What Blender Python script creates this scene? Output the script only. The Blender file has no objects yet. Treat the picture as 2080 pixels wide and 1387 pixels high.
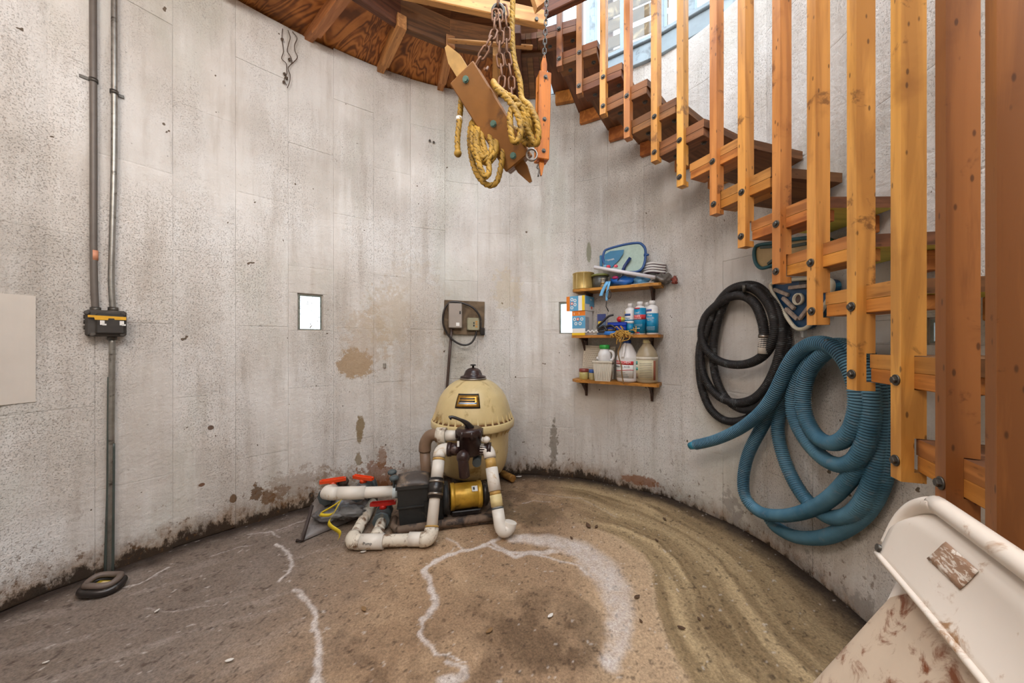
import bpy, math, random
import numpy as np
from math import sin, cos, pi, sqrt, atan2, hypot
from mathutils import Vector, Matrix, Quaternion
sc = bpy.context.scene
COL = sc.collection
rnd = random.Random(11)
# ------------------------------------------------------------------ camera, sky, lights, exposure
FPX, CU, CV, CAMH = 700.0, 1040.0, 693.0, 1.05
cam_d = bpy.data.cameras.new('camera')
cam_d.sensor_width = 36.0
cam_d.lens = 36.0 * FPX / 2080.0
cam_d.clip_start = 0.02
cam = bpy.data.objects.new('camera', cam_d)
COL.objects.link(cam)
cam.location = (0, 0, CAMH)
cam.rotation_euler = (pi / 2, 0, 0)
sc.camera = cam
world = bpy.data.worlds.new('sky')
sc.world = world
world.use_nodes = True
bg = world.node_tree.nodes['Background']
bg.inputs[0].default_value = (0.76, 0.88, 1.0, 1)
bg.inputs[1].default_value = 3.9
sc.view_settings.view_transform = 'Standard'
sc.view_settings.look = 'None'
sc.view_settings.gamma = 1.0
sc.view_settings.use_curve_mapping = False
sc.view_settings.exposure = 0.20
sc.cycles.max_bounces = 7
sc.cycles.diffuse_bounces = 4
sc.cycles.adaptive_threshold = 0.03
sc.cycles.transparent_max_bounces = 12
sc.cycles.sample_clamp_indirect = 6.0
FILL_LAMPS = [((-0.80, -0.10, 2.70), 52.0, (1.0, 0.95, 0.89), 0.26), ((0.42, -0.24, 2.70), 52.0, (0.88, 0.94, 1.0), 0.24), ((0.30, 0.98, 4.30), 80.0, (0.95, 0.97, 1.0), 0.14)]  # fill lights added to brighten the room, not known fixtures

# ------------------------------------------------------------------ helpers
def lin(h):
    h = h.lstrip('#')
    r = []
    for i in (0, 2, 4):
        c = int(h[i:i + 2], 16) / 255.0
        r.append(c / 12.92 if c <= 0.04045 else ((c + 0.055) / 1.055) ** 2.4)
    return (r[0], r[1], r[2], 1.0)

def P(u, v, d):
    return Vector(((u - CU) * d / FPX, d, CAMH + (CV - v) * d / FPX))

def fp(u, v, z=0.0):
    d = (CAMH - z) * FPX / (v - CV)
    return Vector(((u - CU) * d / FPX, d, z))

ORIG = {}

def tag(o, label=None, cat=None, group=None, kind=None):
    if label: o['label'] = label
    if cat: o['category'] = cat
    if group: o['group'] = group
    if kind: o['kind'] = kind
    return o

def empty(name, loc, label=None, cat=None, group=None, kind=None):
    o = bpy.data.objects.new(name, None)
    COL.objects.link(o)
    o.location = loc
    o.empty_display_size = 0.05
    ORIG[o] = Vector(loc)
    return tag(o, label, cat, group, kind)

def basis(zdir, xhint=None):
    z = Vector(zdir).normalized()
    h = Vector(xhint) if xhint is not None else (Vector((0, 0, 1)) if abs(z.z) < 0.9 else Vector((1, 0, 0)))
    if xhint is not None:
        x = (h - z * h.dot(z)).normalized()
        y = z.cross(x)
    else:
        x = h.cross(z).normalized()
        y = z.cross(x)
    return Matrix((x, y, z)).transposed()

def frame(o, x, y, z):
    m = Matrix.Identity(4)
    for i, a in enumerate((x, y, z)):
        a = Vector(a).normalized()
        for j in range(3):
            m[j][i] = a[j]
    for j in range(3):
        m[j][3] = o[j]
    return m

def catmull(pts, n=8, closed=False):
    pts = [Vector(p) for p in pts]
    out = []
    N = len(pts)
    rng = N if closed else N - 1
    for i in range(rng):
        if closed:
            p0, p1, p2, p3 = pts[(i - 1) % N], pts[i], pts[(i + 1) % N], pts[(i + 2) % N]
        else:
            p0, p1, p2, p3 = pts[max(i - 1, 0)], pts[i], pts[i + 1], pts[min(i + 2, N - 1)]
        for k in range(n):
            t = k / n
            out.append(0.5 * ((2 * p1) + (p2 - p0) * t + (2 * p0 - 5 * p1 + 4 * p2 - p3) * t * t + (3 * p1 - p0 - 3 * p2 + p3) * t ** 3))
    if not closed:
        out.append(pts[-1].copy())
    return out

def resample(pts, step):
    pts = [Vector(p) for p in pts]
    L = [0.0]
    for a, b in zip(pts, pts[1:]):
        L.append(L[-1] + (b - a).length)
    n = max(2, int(L[-1] / step) + 1)
    out = []
    j = 0
    for i in range(n):
        s = L[-1] * i / (n - 1)
        while j < len(pts) - 2 and L[j + 1] < s:
            j += 1
        f = (s - L[j]) / max(L[j + 1] - L[j], 1e-9)
        out.append(pts[j].lerp(pts[j + 1], min(max(f, 0), 1)))
    return out

class MB:
    def __init__(s):
        s.v = []; s.f = []; s.m = []; s.sm = []
    def add(s, verts, faces, mi=0, smooth=False, M=None):
        b = len(s.v)
        if M is not None:
            verts = [M @ Vector(v) for v in verts]
        s.v.extend([tuple(v) for v in verts])
        for f in faces:
            s.f.append(tuple(b + i for i in f)); s.m.append(mi); s.sm.append(smooth)
        return s
    def box(s, c, size, M=None, ch=0.0, mi=0):
        hx, hy, hz = [x / 2 for x in size]
        cx, cy, cz = c
        if ch <= 0:
            v = [(cx + a * hx, cy + b * hy, cz + d * hz) for d in (-1, 1) for b in (-1, 1) for a in (-1, 1)]
            f = [(0, 2, 3, 1), (4, 5, 7, 6), (0, 1, 5, 4), (2, 6, 7, 3), (0, 4, 6, 2), (1, 3, 7, 5)]
            return s.add(v, f, mi, False, M)
        ch = min(ch, hx * .9, hy * .9, hz * .9)
        v = []; idx = {}
        for a in (-1, 1):
            for b in (-1, 1):
                for d in (-1, 1):
                    for ax in range(3):
                        p = [a * (hx - ch), b * (hy - ch), d * (hz - ch)]
                        p[ax] = (a * hx, b * hy, d * hz)[ax]
                        idx[(a, b, d, ax)] = len(v)
                        v.append((cx + p[0], cy + p[1], cz + p[2]))
        f = []
        for a in (-1, 1):
            q = [idx[(a, -1, -1, 0)], idx[(a, 1, -1, 0)], idx[(a, 1, 1, 0)], idx[(a, -1, 1, 0)]]
            f.append(q if a > 0 else q[::-1])
            q = [idx[(-1, a, -1, 1)], idx[(-1, a, 1, 1)], idx[(1, a, 1, 1)], idx[(1, a, -1, 1)]]
            f.append(q if a > 0 else q[::-1])
            q = [idx[(-1, -1, a, 2)], idx[(1, -1, a, 2)], idx[(1, 1, a, 2)], idx[(-1, 1, a, 2)]]
            f.append(q if a > 0 else q[::-1])
        for a in (-1, 1):
            for b in (-1, 1):
                q = [idx[(a, b, -1, 0)], idx[(a, b, -1, 1)], idx[(a, b, 1, 1)], idx[(a, b, 1, 0)]]
                f.append(q if a * b > 0 else q[::-1])
                q = [idx[(a, -1, b, 0)], idx[(a, 1, b, 0)], idx[(a, 1, b, 2)], idx[(a, -1, b, 2)]]
                f.append(q if a * b > 0 else q[::-1])
                q = [idx[(-1, a, b, 1)], idx[(-1, a, b, 2)], idx[(1, a, b, 2)], idx[(1, a, b, 1)]]
                f.append(q if a * b > 0 else q[::-1])
        for a in (-1, 1):
            for b in (-1, 1):
                for d in (-1, 1):
                    q = [idx[(a, b, d, 0)], idx[(a, b, d, 1)], idx[(a, b, d, 2)]]
                    f.append(q if a * b * d > 0 else q[::-1])
        return s.add(v, f, mi, False, M)
    def tube(s, pts, r, seg=10, caps=True, mi=0, smooth=True, radii=None, closed=False, lobes=0, pitch=0.03, amp=0.0, grooves=False):
        pts = [Vector(p) for p in pts]
        n = len(pts)
        T = []
        for i in range(n):
            if closed:
                t = pts[(i + 1) % n] - pts[(i - 1) % n]
            else:
                t = pts[min(i + 1, n - 1)] - pts[max(i - 1, 0)]
            T.append(t.normalized() if t.length > 1e-9 else (T[-1] if T else Vector((0, 0, 1))))
        N = basis(T[0]).col[0].copy()
        verts = []; faces = []; L = 0.0
        for i in range(n):
            if i:
                q = T[i - 1].rotation_difference(T[i])
                N = q @ N
                L += (pts[i] - pts[i - 1]).length
            N = (N - T[i] * N.dot(T[i])).normalized()
            B = T[i].cross(N)
            rr = radii[i] if radii is not None else r
            for k in range(seg):
                a = 2 * pi * k / seg
                q = rr
                if lobes:
                    q = rr * (1 - amp + amp * abs(cos(lobes / 2.0 * (a + 2 * pi * L / pitch))) ** 0.7)
                verts.append(pts[i] + (N * cos(a) + B * sin(a)) * q)
        m = n if closed else n - 1
        for i in range(m):
            j = (i + 1) % n
            for k in range(seg):
                k2 = (k + 1) % seg
                faces.append((i * seg + k, i * seg + k2, j * seg + k2, j * seg + k))
        s.add(verts, faces, mi, smooth)
        if lobes or grooves:
            b0 = len(s.m) - len(faces)
            for q_, f_ in enumerate(faces):
                if lobes:
                    k_ = q_ % seg; i_ = q_ // seg
                    va = sum(((verts[t_] - pts[t_ // seg]).length for t_ in f_)) / 4
                    if va < rr * (1 - amp * .52): s.m[b0 + q_] = mi + 1
                elif (q_ // seg) % 3 == 2: s.m[b0 + q_] = mi + 1
        if caps and not closed:
            b = len(s.v) - len(verts)
            s.f.append(tuple(b + k for k in range(seg))[::-1]); s.m.append(mi); s.sm.append(False)
            s.f.append(tuple(b + (n - 1) * seg + k for k in range(seg))); s.m.append(mi); s.sm.append(False)
        return s
    def lathe(s, prof, M=None, seg=24, mi=0, smooth=True, sharp=(), arc=None):
        # prof: list of (r, z); runs from bottom up on the outside for outward normals
        verts = []; faces = []
        for (r, z) in prof:
            for k in range(seg):
                a = 2 * pi * k / seg
                verts.append((r * cos(a), r * sin(a), z))
        for i in range(len(prof) - 1):
            for k in range(seg):
                k2 = (k + 1) % seg
                faces.append((i * seg + k, i * seg + k2, (i + 1) * seg + k2, (i + 1) * seg + k))
        s.add(verts, faces, mi, smooth, M)
        b = len(s.v) - len(verts)
        if prof[0][0] > 1e-5:
            s.f.append(tuple(b + k for k in range(seg))[::-1]); s.m.append(mi); s.sm.append(False)
        if prof[-1][0] > 1e-5:
            s.f.append(tuple(b + (len(prof) - 1) * seg + k for k in range(seg))); s.m.append(mi); s.sm.append(False)
        return s
    def cyl(s, a, b, r, seg=12, mi=0, r2=None, ch=0.0):
        a = Vector(a); b = Vector(b)
        L = (b - a).length
        M = basis(b - a).to_4x4(); M.translation = a
        r2 = r if r2 is None else r2
        if ch:
            prof = [(r - ch, 0), (r, ch), (r2, L - ch), (r2 - ch, L)]
        else:
            prof = [(r, 0), (r2, L)]
        return s.lathe(prof, M, seg, mi)
    def prism(s, poly, depth, M=None, mi=0, smooth=False):
        # poly in local XY (counter-clockwise), extruded z 0..depth
        n = len(poly)
        v = [(p[0], p[1], 0) for p in poly] + [(p[0], p[1], depth) for p in poly]
        f = [tuple(range(n))[::-1], tuple(range(n, 2 * n))]
        s.add(v, f, mi, False, M)
        b = len(s.v) - 2 * n
        for i in range(n):
            j = (i + 1) % n
            s.f.append((b + i, b + j, b + n + j, b + n + i)); s.m.append(mi); s.sm.append(smooth)
        return s
    def ball(s, c, r, sc3=(1, 1, 1), seg=14, rings=9, M=None, mi=0, jit=0.0):
        v = []; f = []
        for i in range(rings + 1):
            t = -pi / 2 + pi * i / rings
            for k in range(seg):
                a = 2 * pi * k / seg
                q = r * (1 + jit * (rnd.random() - .5))
                v.append((c[0] + q * sc3[0] * cos(t) * cos(a), c[1] + q * sc3[1] * cos(t) * sin(a), c[2] + q * sc3[2] * sin(t)))
        for i in range(rings):
            for k in range(seg):
                k2 = (k + 1) % seg
                f.append((i * seg + k, i * seg + k2, (i + 1) * seg + k2, (i + 1) * seg + k))
        return s.add(v, f, mi, True, M)
    def grid(s, fn, nu, nv, mi=0, smooth=True, thick=0.0):
        # fn(a,b) -> Vector, a,b in 0..1
        v = [fn(i / nu, j / nv) for j in range(nv + 1) for i in range(nu + 1)]
        f = []
        w = nu + 1
        for j in range(nv):
            for i in range(nu):
                f.append((j * w + i, j * w + i + 1, (j + 1) * w + i + 1, (j + 1) * w + i))
        if thick:
            nn = len(v)
            nrm = [Vector((0, 0, 0)) for _ in v]
            for q in f:
                n_ = (Vector(v[q[1]]) - Vector(v[q[0]])).cross(Vector(v[q[3]]) - Vector(v[q[0]]))
                for t in q: nrm[t] += n_
            v2 = [Vector(p) - (n_.normalized() if n_.length > 0 else n_) * thick for p, n_ in zip(v, nrm)]
            f2 = [tuple(nn + t for t in q[::-1]) for q in f]
            edge = [i for i in range(w)] + [j * w + nu for j in range(1, nv + 1)] + [nv * w + i for i in range(nu - 1, -1, -1)] + [j * w for j in range(nv - 1, 0, -1)]
            fe = [(edge[k], nn + edge[k], nn + edge[(k + 1) % len(edge)], edge[(k + 1) % len(edge)]) for k in range(len(edge))]
            return s.add(list(v) + v2, f + f2 + fe, mi, smooth)
        return s.add(v, f, mi, smooth)
    def mesh(s, name, mats):
        me = bpy.data.meshes.new(name)
        me.from_pydata(s.v, [], s.f)
        for m in (mats if isinstance(mats, (list, tuple)) else [mats]):
            me.materials.append(m)
        me.polygons.foreach_set('material_index', s.m)
        me.polygons.foreach_set('use_smooth', s.sm)
        me.update()
        return me
    def build(s, name, mats, parent=None, origin=None, M=None, label=None, cat=None, group=None, kind=None):
        # vertices are in world coordinates unless M (a local-to-world matrix) is given
        if M is None:
            o0 = ORIG[parent] if parent is not None else Vector(origin if origin is not None else (0, 0, 0))
            s.v = [(a - o0[0], b - o0[1], c - o0[2]) for a, b, c in s.v]
        me = s.mesh(name, mats)
        o = bpy.data.objects.new(name, me)
        COL.objects.link(o)
        if M is None:
            if parent is None: o.location = o0
            ORIG[o] = o0
        else:
            if parent is not None:
                o.parent = parent
                MM = M.copy(); MM.translation = M.translation - ORIG[parent]
                o.matrix_basis = MM
            else:
                o.matrix_basis = M
            ORIG[o] = M.translation.copy()
        if parent is not None: o.parent = parent
        return tag(o, label, cat, group, kind)

def clone(o, parent=None, loc=None, M=None):
    c = o.copy(); COL.objects.link(c)
    if parent is not None: c.parent = parent
    if M is not None: c.matrix_basis = M
    if loc is not None: c.location = loc
    for ch in [x for x in bpy.data.objects if x.parent == o]:
        clone(ch, c)
    return c

# ------------------------------------------------------------------ material helper
class NT:
    def __init__(s, name):
        s.mat = bpy.data.materials.new(name); s.mat.use_nodes = True
        s.t = s.mat.node_tree; s.n = s.t.nodes
        s.b = s.n['Principled BSDF']
    def node(s, ty, **kw):
        n = s.n.new(ty)
        for k, v in kw.items(): setattr(n, k, v)
        return n
    def link(s, a, b): s.t.links.new(a, b)
    def setin(s, n, key, val):
        if val is None: return
        if hasattr(val, 'is_linked') or hasattr(val, 'links'): s.link(val, n.inputs[key])
        else: n.inputs[key].default_value = val
    def math(s, op, a, b=None, c=None, clamp=False):
        n = s.node('ShaderNodeMath', operation=op, use_clamp=clamp)
        for i, x in enumerate((a, b, c)):
            if x is not None: s.setin(n, i, x)
        return n.outputs[0]
    def coords(s, kind='Object', scale=(1, 1, 1), loc=(0, 0, 0), rot=(0, 0, 0)):
        if kind == 'Position':
            o = s.node('ShaderNodeNewGeometry').outputs['Position']
        else:
            o = s.node('ShaderNodeTexCoord').outputs[kind]
        m = s.node('ShaderNodeMapping')
        m.inputs['Scale'].default_value = scale
        m.inputs['Location'].default_value = loc
        m.inputs['Rotation'].default_value = rot
        s.link(o, m.inputs[0])
        return m.outputs[0]
    def noise(s, vec, scale=5, detail=4, rough=0.55, dist=0.0):
        n = s.node('ShaderNodeTexNoise')
        if vec is not None: s.link(vec, n.inputs['Vector'])
        n.inputs['Scale'].default_value = scale; n.inputs['Detail'].default_value = detail
        n.inputs['Roughness'].default_value = rough; n.inputs['Distortion'].default_value = dist
        return n.outputs[0]
    def ramp(s, fac, stops, mode='LINEAR'):
        n = s.node('ShaderNodeValToRGB')
        n.color_ramp.interpolation = mode
        e = n.color_ramp.elements
        while len(e) < len(stops): e.new(0.5)
        for i, (p, c) in enumerate(stops):
            e[i].position = p
            e[i].color = c if isinstance(c, (tuple, list)) else (c, c, c, 1)
        s.link(fac, n.inputs[0])
        return n.outputs[0]
    def step(s, fac, lo, hi):
        n = s.node('ShaderNodeMapRange', interpolation_type='SMOOTHSTEP')
        s.link(fac, n.inputs[0])
        n.inputs[1].default_value = lo; n.inputs[2].default_value = hi
        return n.outputs[0]
    def mix(s, fac, a, b, mode='MIX'):
        n = s.node('ShaderNodeMix', data_type='RGBA', blend_type=mode)
        s.setin(n, 0, fac); s.setin(n, 6, a); s.setin(n, 7, b)
        return n.outputs[2]
    def bump(s, h, strength=0.3, dist=0.004, prev=None):
        n = s.node('ShaderNodeBump')
        n.inputs['Strength'].default_value = strength; n.inputs['Distance'].default_value = dist
        s.link(h, n.inputs['Height'])
        if prev is not None: s.link(prev, n.inputs['Normal'])
        return n.outputs[0]
    def rand(s): return s.node('ShaderNodeObjectInfo').outputs['Random']
    def done(s, color=None, rough=None, normal=None, metal=None, spec=None):
        s.setin(s.b, 'Base Color', color); s.setin(s.b, 'Roughness', rough)
        if normal is not None: s.link(normal, s.b.inputs['Normal'])
        s.setin(s.b, 'Metallic', metal)
        if spec is not None: s.b.inputs['Specular IOR Level'].default_value = spec
        return s.mat

def plain(name, hexc, rough=0.5, metal=0.0, var=0.25, vscale=14, bump=0.08, bscale=60, dirt=None, dirt_amt=0.5, dscale=5, spec=None):
    k = NT(name)
    c = lin(hexc)
    co = k.coords('Object')
    n = k.noise(co, vscale, 5, .6)
    lo = tuple(x * (1 - var) for x in c[:3]) + (1,)
    hi = tuple(min(x * (1 + var * .6), 1) for x in c[:3]) + (1,)
    col = k.ramp(n, [(0.3, lo), (0.7, hi)])
    if dirt:
        d = k.step(k.noise(co, dscale, 6, .65, .6), 0.62 - .22 * dirt_amt, 0.72 - .1 * dirt_amt)
        col = k.mix(d, col, lin(dirt))
    return k.done(col, rough, k.bump(k.noise(co, bscale, 3), bump, .003), metal, spec)

def wood(name, base, dark, axis='Z', rough=0.55, scale=1.0, knots=0.0, hue=0.12, stain=None, spec=0.35, streak=0.5):
    k = NT(name)
    st = {'X': (2.2, 26, 26), 'Y': (26, 2.2, 26), 'Z': (26, 26, 2.2)}[axis]
    st = tuple(x * scale for x in st)
    r = k.rand()
    tc = k.node('ShaderNodeTexCoord').outputs['Object']
    off = k.node('ShaderNodeVectorMath', operation='ADD')
    k.link(tc, off.inputs[0])
    cmb = k.node('ShaderNodeCombineXYZ')
    rr = k.math('MULTIPLY', r, 37.0)
    for i in range(3): k.link(rr, cmb.inputs[i])
    k.link(cmb.outputs[0], off.inputs[1])
    mp = k.node('ShaderNodeMapping'); mp.inputs['Scale'].default_value = st
    k.link(off.outputs[0], mp.inputs[0])
    g = k.noise(mp.outputs[0], 1.0, 6, .6, 1.2)
    rings = k.math('SINE', k.math('MULTIPLY', k.noise(mp.outputs[0], .55, 2, .5, .5), 34.0))
    g2 = k.math('ADD', k.math('MULTIPLY', g, .75), k.math('MULTIPLY', rings, .09))
    b, d = lin(base), lin(dark)
    col = k.ramp(g2, [(.3, tuple(x * .55 + y * .45 for x, y in zip(b, d))), (.44, b), (.62, tuple(min(1, x * 1.12) for x in b[:3]) + (1,))])
    fine = k.noise(mp.outputs[0], 4.0, 3, .6)
    col = k.mix(k.math('MULTIPLY', k.step(fine, .55, .75), streak), col, d)
    blot = k.noise(off.outputs[0], 6.0, 4, .6)
    col = k.mix(k.math('MULTIPLY', k.step(blot, .56, .78), .55), col, d)
    if knots:
        vo = k.node('ShaderNodeTexVoronoi'); vo.feature = 'F1'
        m2 = k.node('ShaderNodeMapping')
        m2.inputs['Scale'].default_value = {'X': (3.2, 9, 9), 'Y': (9, 3.2, 9), 'Z': (9, 9, 3.2)}[axis]
        k.link(off.outputs[0], m2.inputs[0]); k.link(m2.outputs[0], vo.inputs['Vector'])
        kn = k.step(vo.outputs['Distance'], .16, .08)
        col = k.mix(k.math('MULTIPLY', kn, knots), col, lin('#3a2012'))
    if stain:
        s2 = k.step(k.noise(off.outputs[0], 9.0, 5, .65, .4), .6, .68)
        col = k.mix(k.math('MULTIPLY', s2, .7), col, lin(stain))
    hs = k.node('ShaderNodeHueSaturation')
    k.link(col, hs.inputs['Color'])
    k.link(k.math('ADD', k.math('MULTIPLY', r, hue * 2), 1 - hue), hs.inputs['Value'])
    k.link(k.math('ADD', k.math('MULTIPLY', r, .02), .49), hs.inputs['Hue'])
    return k.done(hs.outputs[0], rough, k.bump(g2, .25, .003), None, spec)
# ------------------------------------------------------------------ wall plan (a slightly out-of-round concrete-stave silo)
CTRL = [fp(u, v) for u, v in [(0, 1240), (157, 1180), (256, 1147), (372, 1104), (500, 1064), (626, 1028)]]
CTRL += [fp(830, 980), fp(1034, 960), fp(1180, 970), fp(1231, 981), fp(1327, 1001), fp(1385, 1020), fp(1461, 1051), fp(1554, 1101), fp(1615, 1144), fp(1692, 1205), fp(1750, 1256)]
CTRL += [Vector(p) for p in [(1.27, .85, 0), (1.12, .35, 0), (.82, -.10, 0), (.35, -.42, 0), (-.25, -.58, 0), (-.9, -.48, 0), (-1.45, -.1, 0), (-1.83, .42, 0), (-2.0, .95, 0)]]
_w = catmull(CTRL, 16, True)
_w = np.array([(p.x, p.y) for p in _w])
for _ in range(60):      # iron out picking noise
    _w = .5 * _w + .25 * (np.roll(_w, 1, 0) + np.roll(_w, -1, 0))
_seg = np.hypot(*(np.roll(_w, -1, 0) - _w).T)
_S = np.concatenate([[0], np.cumsum(_seg)])
WLEN = float(_S[-1])
def wxy(s):
    s = s % WLEN
    i = int(np.searchsorted(_S, s, 'right') - 1)
    i = min(i, len(_w) - 1)
    f = (s - _S[i]) / _seg[i]
    a, b = _w[i], _w[(i + 1) % len(_w)]
    return a + (b - a) * f
def wfr(s, off=0.0):
    """point on the wall plan, inward normal, tangent"""
    p = wxy(s); t = wxy(s + .03) - wxy(s - .03); t = t / hypot(*t)
    n = np.array([t[1], -t[0]])      # plan runs clockwise seen from above: inward is to the right
    return Vector((p[0] + n[0] * off, p[1] + n[1] * off, 0)), Vector((n[0], n[1], 0)), Vector((t[0], t[1], 0))
_SS = np.arange(0, WLEN, .01)
_PN = [wfr(s) for s in _SS]
_PX = np.array([[p.x, p.y] for p, n, t in _PN]); _NX = np.array([[n.x, n.y] for p, n, t in _PN])
def wray(o, d, off=0.0):
    """arc parameter where the plan ray o + k d meets the wall inset by off"""
    Q = _PX + _NX * off
    a = Q; b = np.roll(Q, -1, 0)
    e = b - a
    den = d[0] * e[:, 1] - d[1] * e[:, 0]
    ao = a - np.array(o)
    k = (ao[:, 0] * e[:, 1] - ao[:, 1] * e[:, 0]) / den
    m = (ao[:, 0] * d[1] - ao[:, 1] * d[0]) / den
    ok = np.where((k > 1e-6) & (m >= 0) & (m < 1))[0]
    j = ok[np.argmin(k[ok])]
    return float(k[j]), float(_SS[j] + m[j] * .01)
def wp(u, v, off=0.0):
    k, s = wray((0, 0), ((u - CU) / FPX, 1.0), off)
    return Vector(((u - CU) / FPX * k, k, CAMH + (CV - v) * k / FPX))
def ws(u):
    return wray((0, 0), ((u - CU) / FPX, 1.0))[1]
def wz(u, v, off=0.0): return wp(u, v, off).z

WALLH = 3.0
# openings (arc interval, z interval)
def opening(u0, u1, v0, v1):
    um = (u0 + u1) / 2
    return (ws(u0), ws(u1), wz(um, v1), wz(um, v0))
OPEN = [opening(604, 656, 596, 671), opening(1135, 1186, 612, 678), opening(1878, 1934, 643, 700)]

# ------------------------------------------------------------------ materials of the shell
def wall_mat():
    k = NT('painted_concrete')
    p = k.coords('Position')
    r = k.rand()
    big = k.noise(p, 1.3, 4, .6)
    streak = k.noise(k.coords('Position', (9, 9, .9)), 1.6, 5, .6)
    base = k.ramp(big, [(.32, lin('#bdb6ad')), (.5, lin('#d0cac3')), (.68, lin('#dedbd7'))])
    base = k.mix(k.math('MULTIPLY', k.step(streak, .50, .72), .4), base, lin('#a89c8f'))
    base = k.mix(k.math('MULTIPLY', k.step(streak, .48, .30), .35), base, lin('#e6e4e0'))
    # greenish and warm tints in broad patches
    base = k.mix(k.math('MULTIPLY', k.step(k.noise(k.coords('Position', (1.6, 1.6, .7), (4, 2, 9)), 1.4, 3), .52, .68), .3), base, lin('#b4b7a8'))
    # gritty pits: dense in some zones
    zone = k.step(k.noise(k.coords('Position', (1.7, 1.7, .8), (1.3, 7, 3)), 1.5, 3, .55), .34, .60)
    fine = k.noise(p, 170, 3, .7)
    pit = k.math('MULTIPLY', k.step(fine, .53, .66), zone)
    base = k.mix(k.math('MULTIPLY', pit, .55), base, lin('#756b62'))
    pit2 = k.step(k.noise(p, 60, 4, .65), .66, .74)
    base = k.mix(k.math('MULTIPLY', pit2, .6), base, lin('#5d534a'))
    chips = k.step(k.noise(k.coords('Position', (1, 1, 1), (3.1, 8, 2)), 21, 2, .5), .755, .765)
    base = k.mix(k.math('MULTIPLY', chips, .9), base, lin('#5b4a38'))
    # grime rising from the floor
    geo = k.node('ShaderNodeSeparateXYZ')
    k.link(k.node('ShaderNodeNewGeometry').outputs['Position'], geo.inputs[0])
    z = geo.outputs['Z']
    jag = k.math('MULTIPLY', k.noise(k.coords('Position', (7, 7, 3.6)), 3.0, 8, .74), .30)
    jag = k.math('MULTIPLY', jag, k.math('SUBTRACT', 1.0, k.math('MULTIPLY', k.step(geo.outputs['X'], .5, 1.2), .30)))
    low = k.math('SUBTRACT', z, jag)
    d1 = k.step(low, .02, -.14)
    warm = k.mix(k.step(k.noise(p, 7, 3), .4, .6), lin('#8a6a48'), lin('#6e5a46'))
    base = k.mix(k.math('MULTIPLY', d1, .85), base, warm)
    d2 = k.step(low, -.085, -.125)
    base = k.mix(k.math('MULTIPLY', d2, .9), base, lin('#2f251d'))
    spots = k.math('MULTIPLY', k.step(k.noise(k.coords('Position', (1, 1, .8), (9, 1, 4)), 26, 5, .7), .59, .66), k.step(z, .45, .05))
    base = k.mix(k.math('MULTIPLY', spots, .75), base, lin('#63472d'))
    bare = k.step(k.math('ADD', k.noise(k.coords('Position', (3, 3, 3), (2, 5, 1)), 1.2, 6, .62), k.math('MULTIPLY', z, -.35)), .50, .53)
    east = k.math('MULTIPLY', bare, k.step(geo.outputs['X'], 1.12, 1.28))
    base = k.mix(k.math('MULTIPLY', east, .75), base, lin('#9a938c'))
    # individual stains and flaked patches
    def blob(u, v, ru, rv, col, amt, base, rag=.5):
        c = wp(u, v); s = FPX / c.y
        q = k.node('ShaderNodeVectorMath', operation='SUBTRACT'); k.link(k.node('ShaderNodeNewGeometry').outputs['Position'], q.inputs[0]); q.inputs[1].default_value = c
        m = k.node('ShaderNodeVectorMath', operation='MULTIPLY'); k.link(q.outputs[0], m.inputs[0]); m.inputs[1].default_value = (s / ru, s / ru, s / rv)
        l = k.node('ShaderNodeVectorMath', operation='LENGTH'); k.link(m.outputs[0], l.inputs[0])
        w = k.math('ADD', l.outputs['Value'], k.math('MULTIPLY', k.math('SUBTRACT', nz, .5), rag * 4))
        return k.mix(k.math('MULTIPLY', k.step(w, 1.12, .85), amt), base, lin(col))
    nz = k.noise(p, 24, 8, .75)
    for a in [(722, 738, 34, 30, '#a58a68', .85, .5), (745, 690, 40, 60, '#b09a80', .4, 1.0), (790, 640, 45, 55, '#b5a288', .35, 1.0),
              (732, 866, 8, 22, '#8d7b5e', .95, .5), (730, 886, 5, 14, '#8d7b5e', .9, .6), (728, 932, 6, 14, '#8d7b5e', .8, .7), (762, 968, 34, 30, '#84522f', .7, 1.3), (776, 930, 9, 22, '#8a5f3c', .65, .8), (690, 975, 40, 22, '#8a6a48', .45, 1.4),
              (522, 1000, 10, 18, '#5f4426', .85, .8), (545, 1008, 12, 12, '#5f4426', .75, 1.0), (570, 1000, 14, 16, '#6b4a2a', .6, 1.2), (474, 1012, 6, 9, '#6b4e30', .9, .2), (428, 868, 5, 5, '#5b3f2a', .9, .2), (410, 984, 5, 4, '#6b4526', .9, .2),
              (1196, 512, 5, 20, '#8f8d78', .9, .3), (1030, 590, 26, 40, '#c9b793', .35, 1.0), (1300, 975, 34, 10, '#8a5b3c', .8, .6), (1200, 820, 60, 26, '#cfc8be', .6, .4),
              (840, 640, 60, 110, '#b9a486', .2, 1.0), (600, 985, 60, 30, '#7d5c3c', .4, 1.1), (1000, 938, 12, 10, '#4e3d2c', .8, .6), (1125, 900, 8, 45, '#6e6456', .7, .9)]:
        base = blob(*a[:6], base, a[6])
    v = k.node('ShaderNodeHueSaturation'); k.link(base, v.inputs['Color'])
    k.link(k.math('ADD', k.math('MULTIPLY', r, .07), .965), v.inputs['Value'])
    h = k.math('ADD', k.math('MULTIPLY', k.noise(p, 42, 5, .62), 1.0), k.math('MULTIPLY', pit, -.55))
    b1 = k.bump(h, .55, .010)
    b2 = k.bump(k.noise(k.coords('Position', (1, 1, 1.6)), 7, 4), .35, .02, b1)
    return k.done(v.outputs[0], .88, b2, None, .15)
M_wall = wall_mat()
M_mortar = plain('joint_mortar', '#b5aba0', .95, vscale=20, bump=.4)
M_wood_dark = wood('old_dark_fir', '#6b4227', '#2d1a10', 'X', .6, 1.0, .4)
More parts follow.
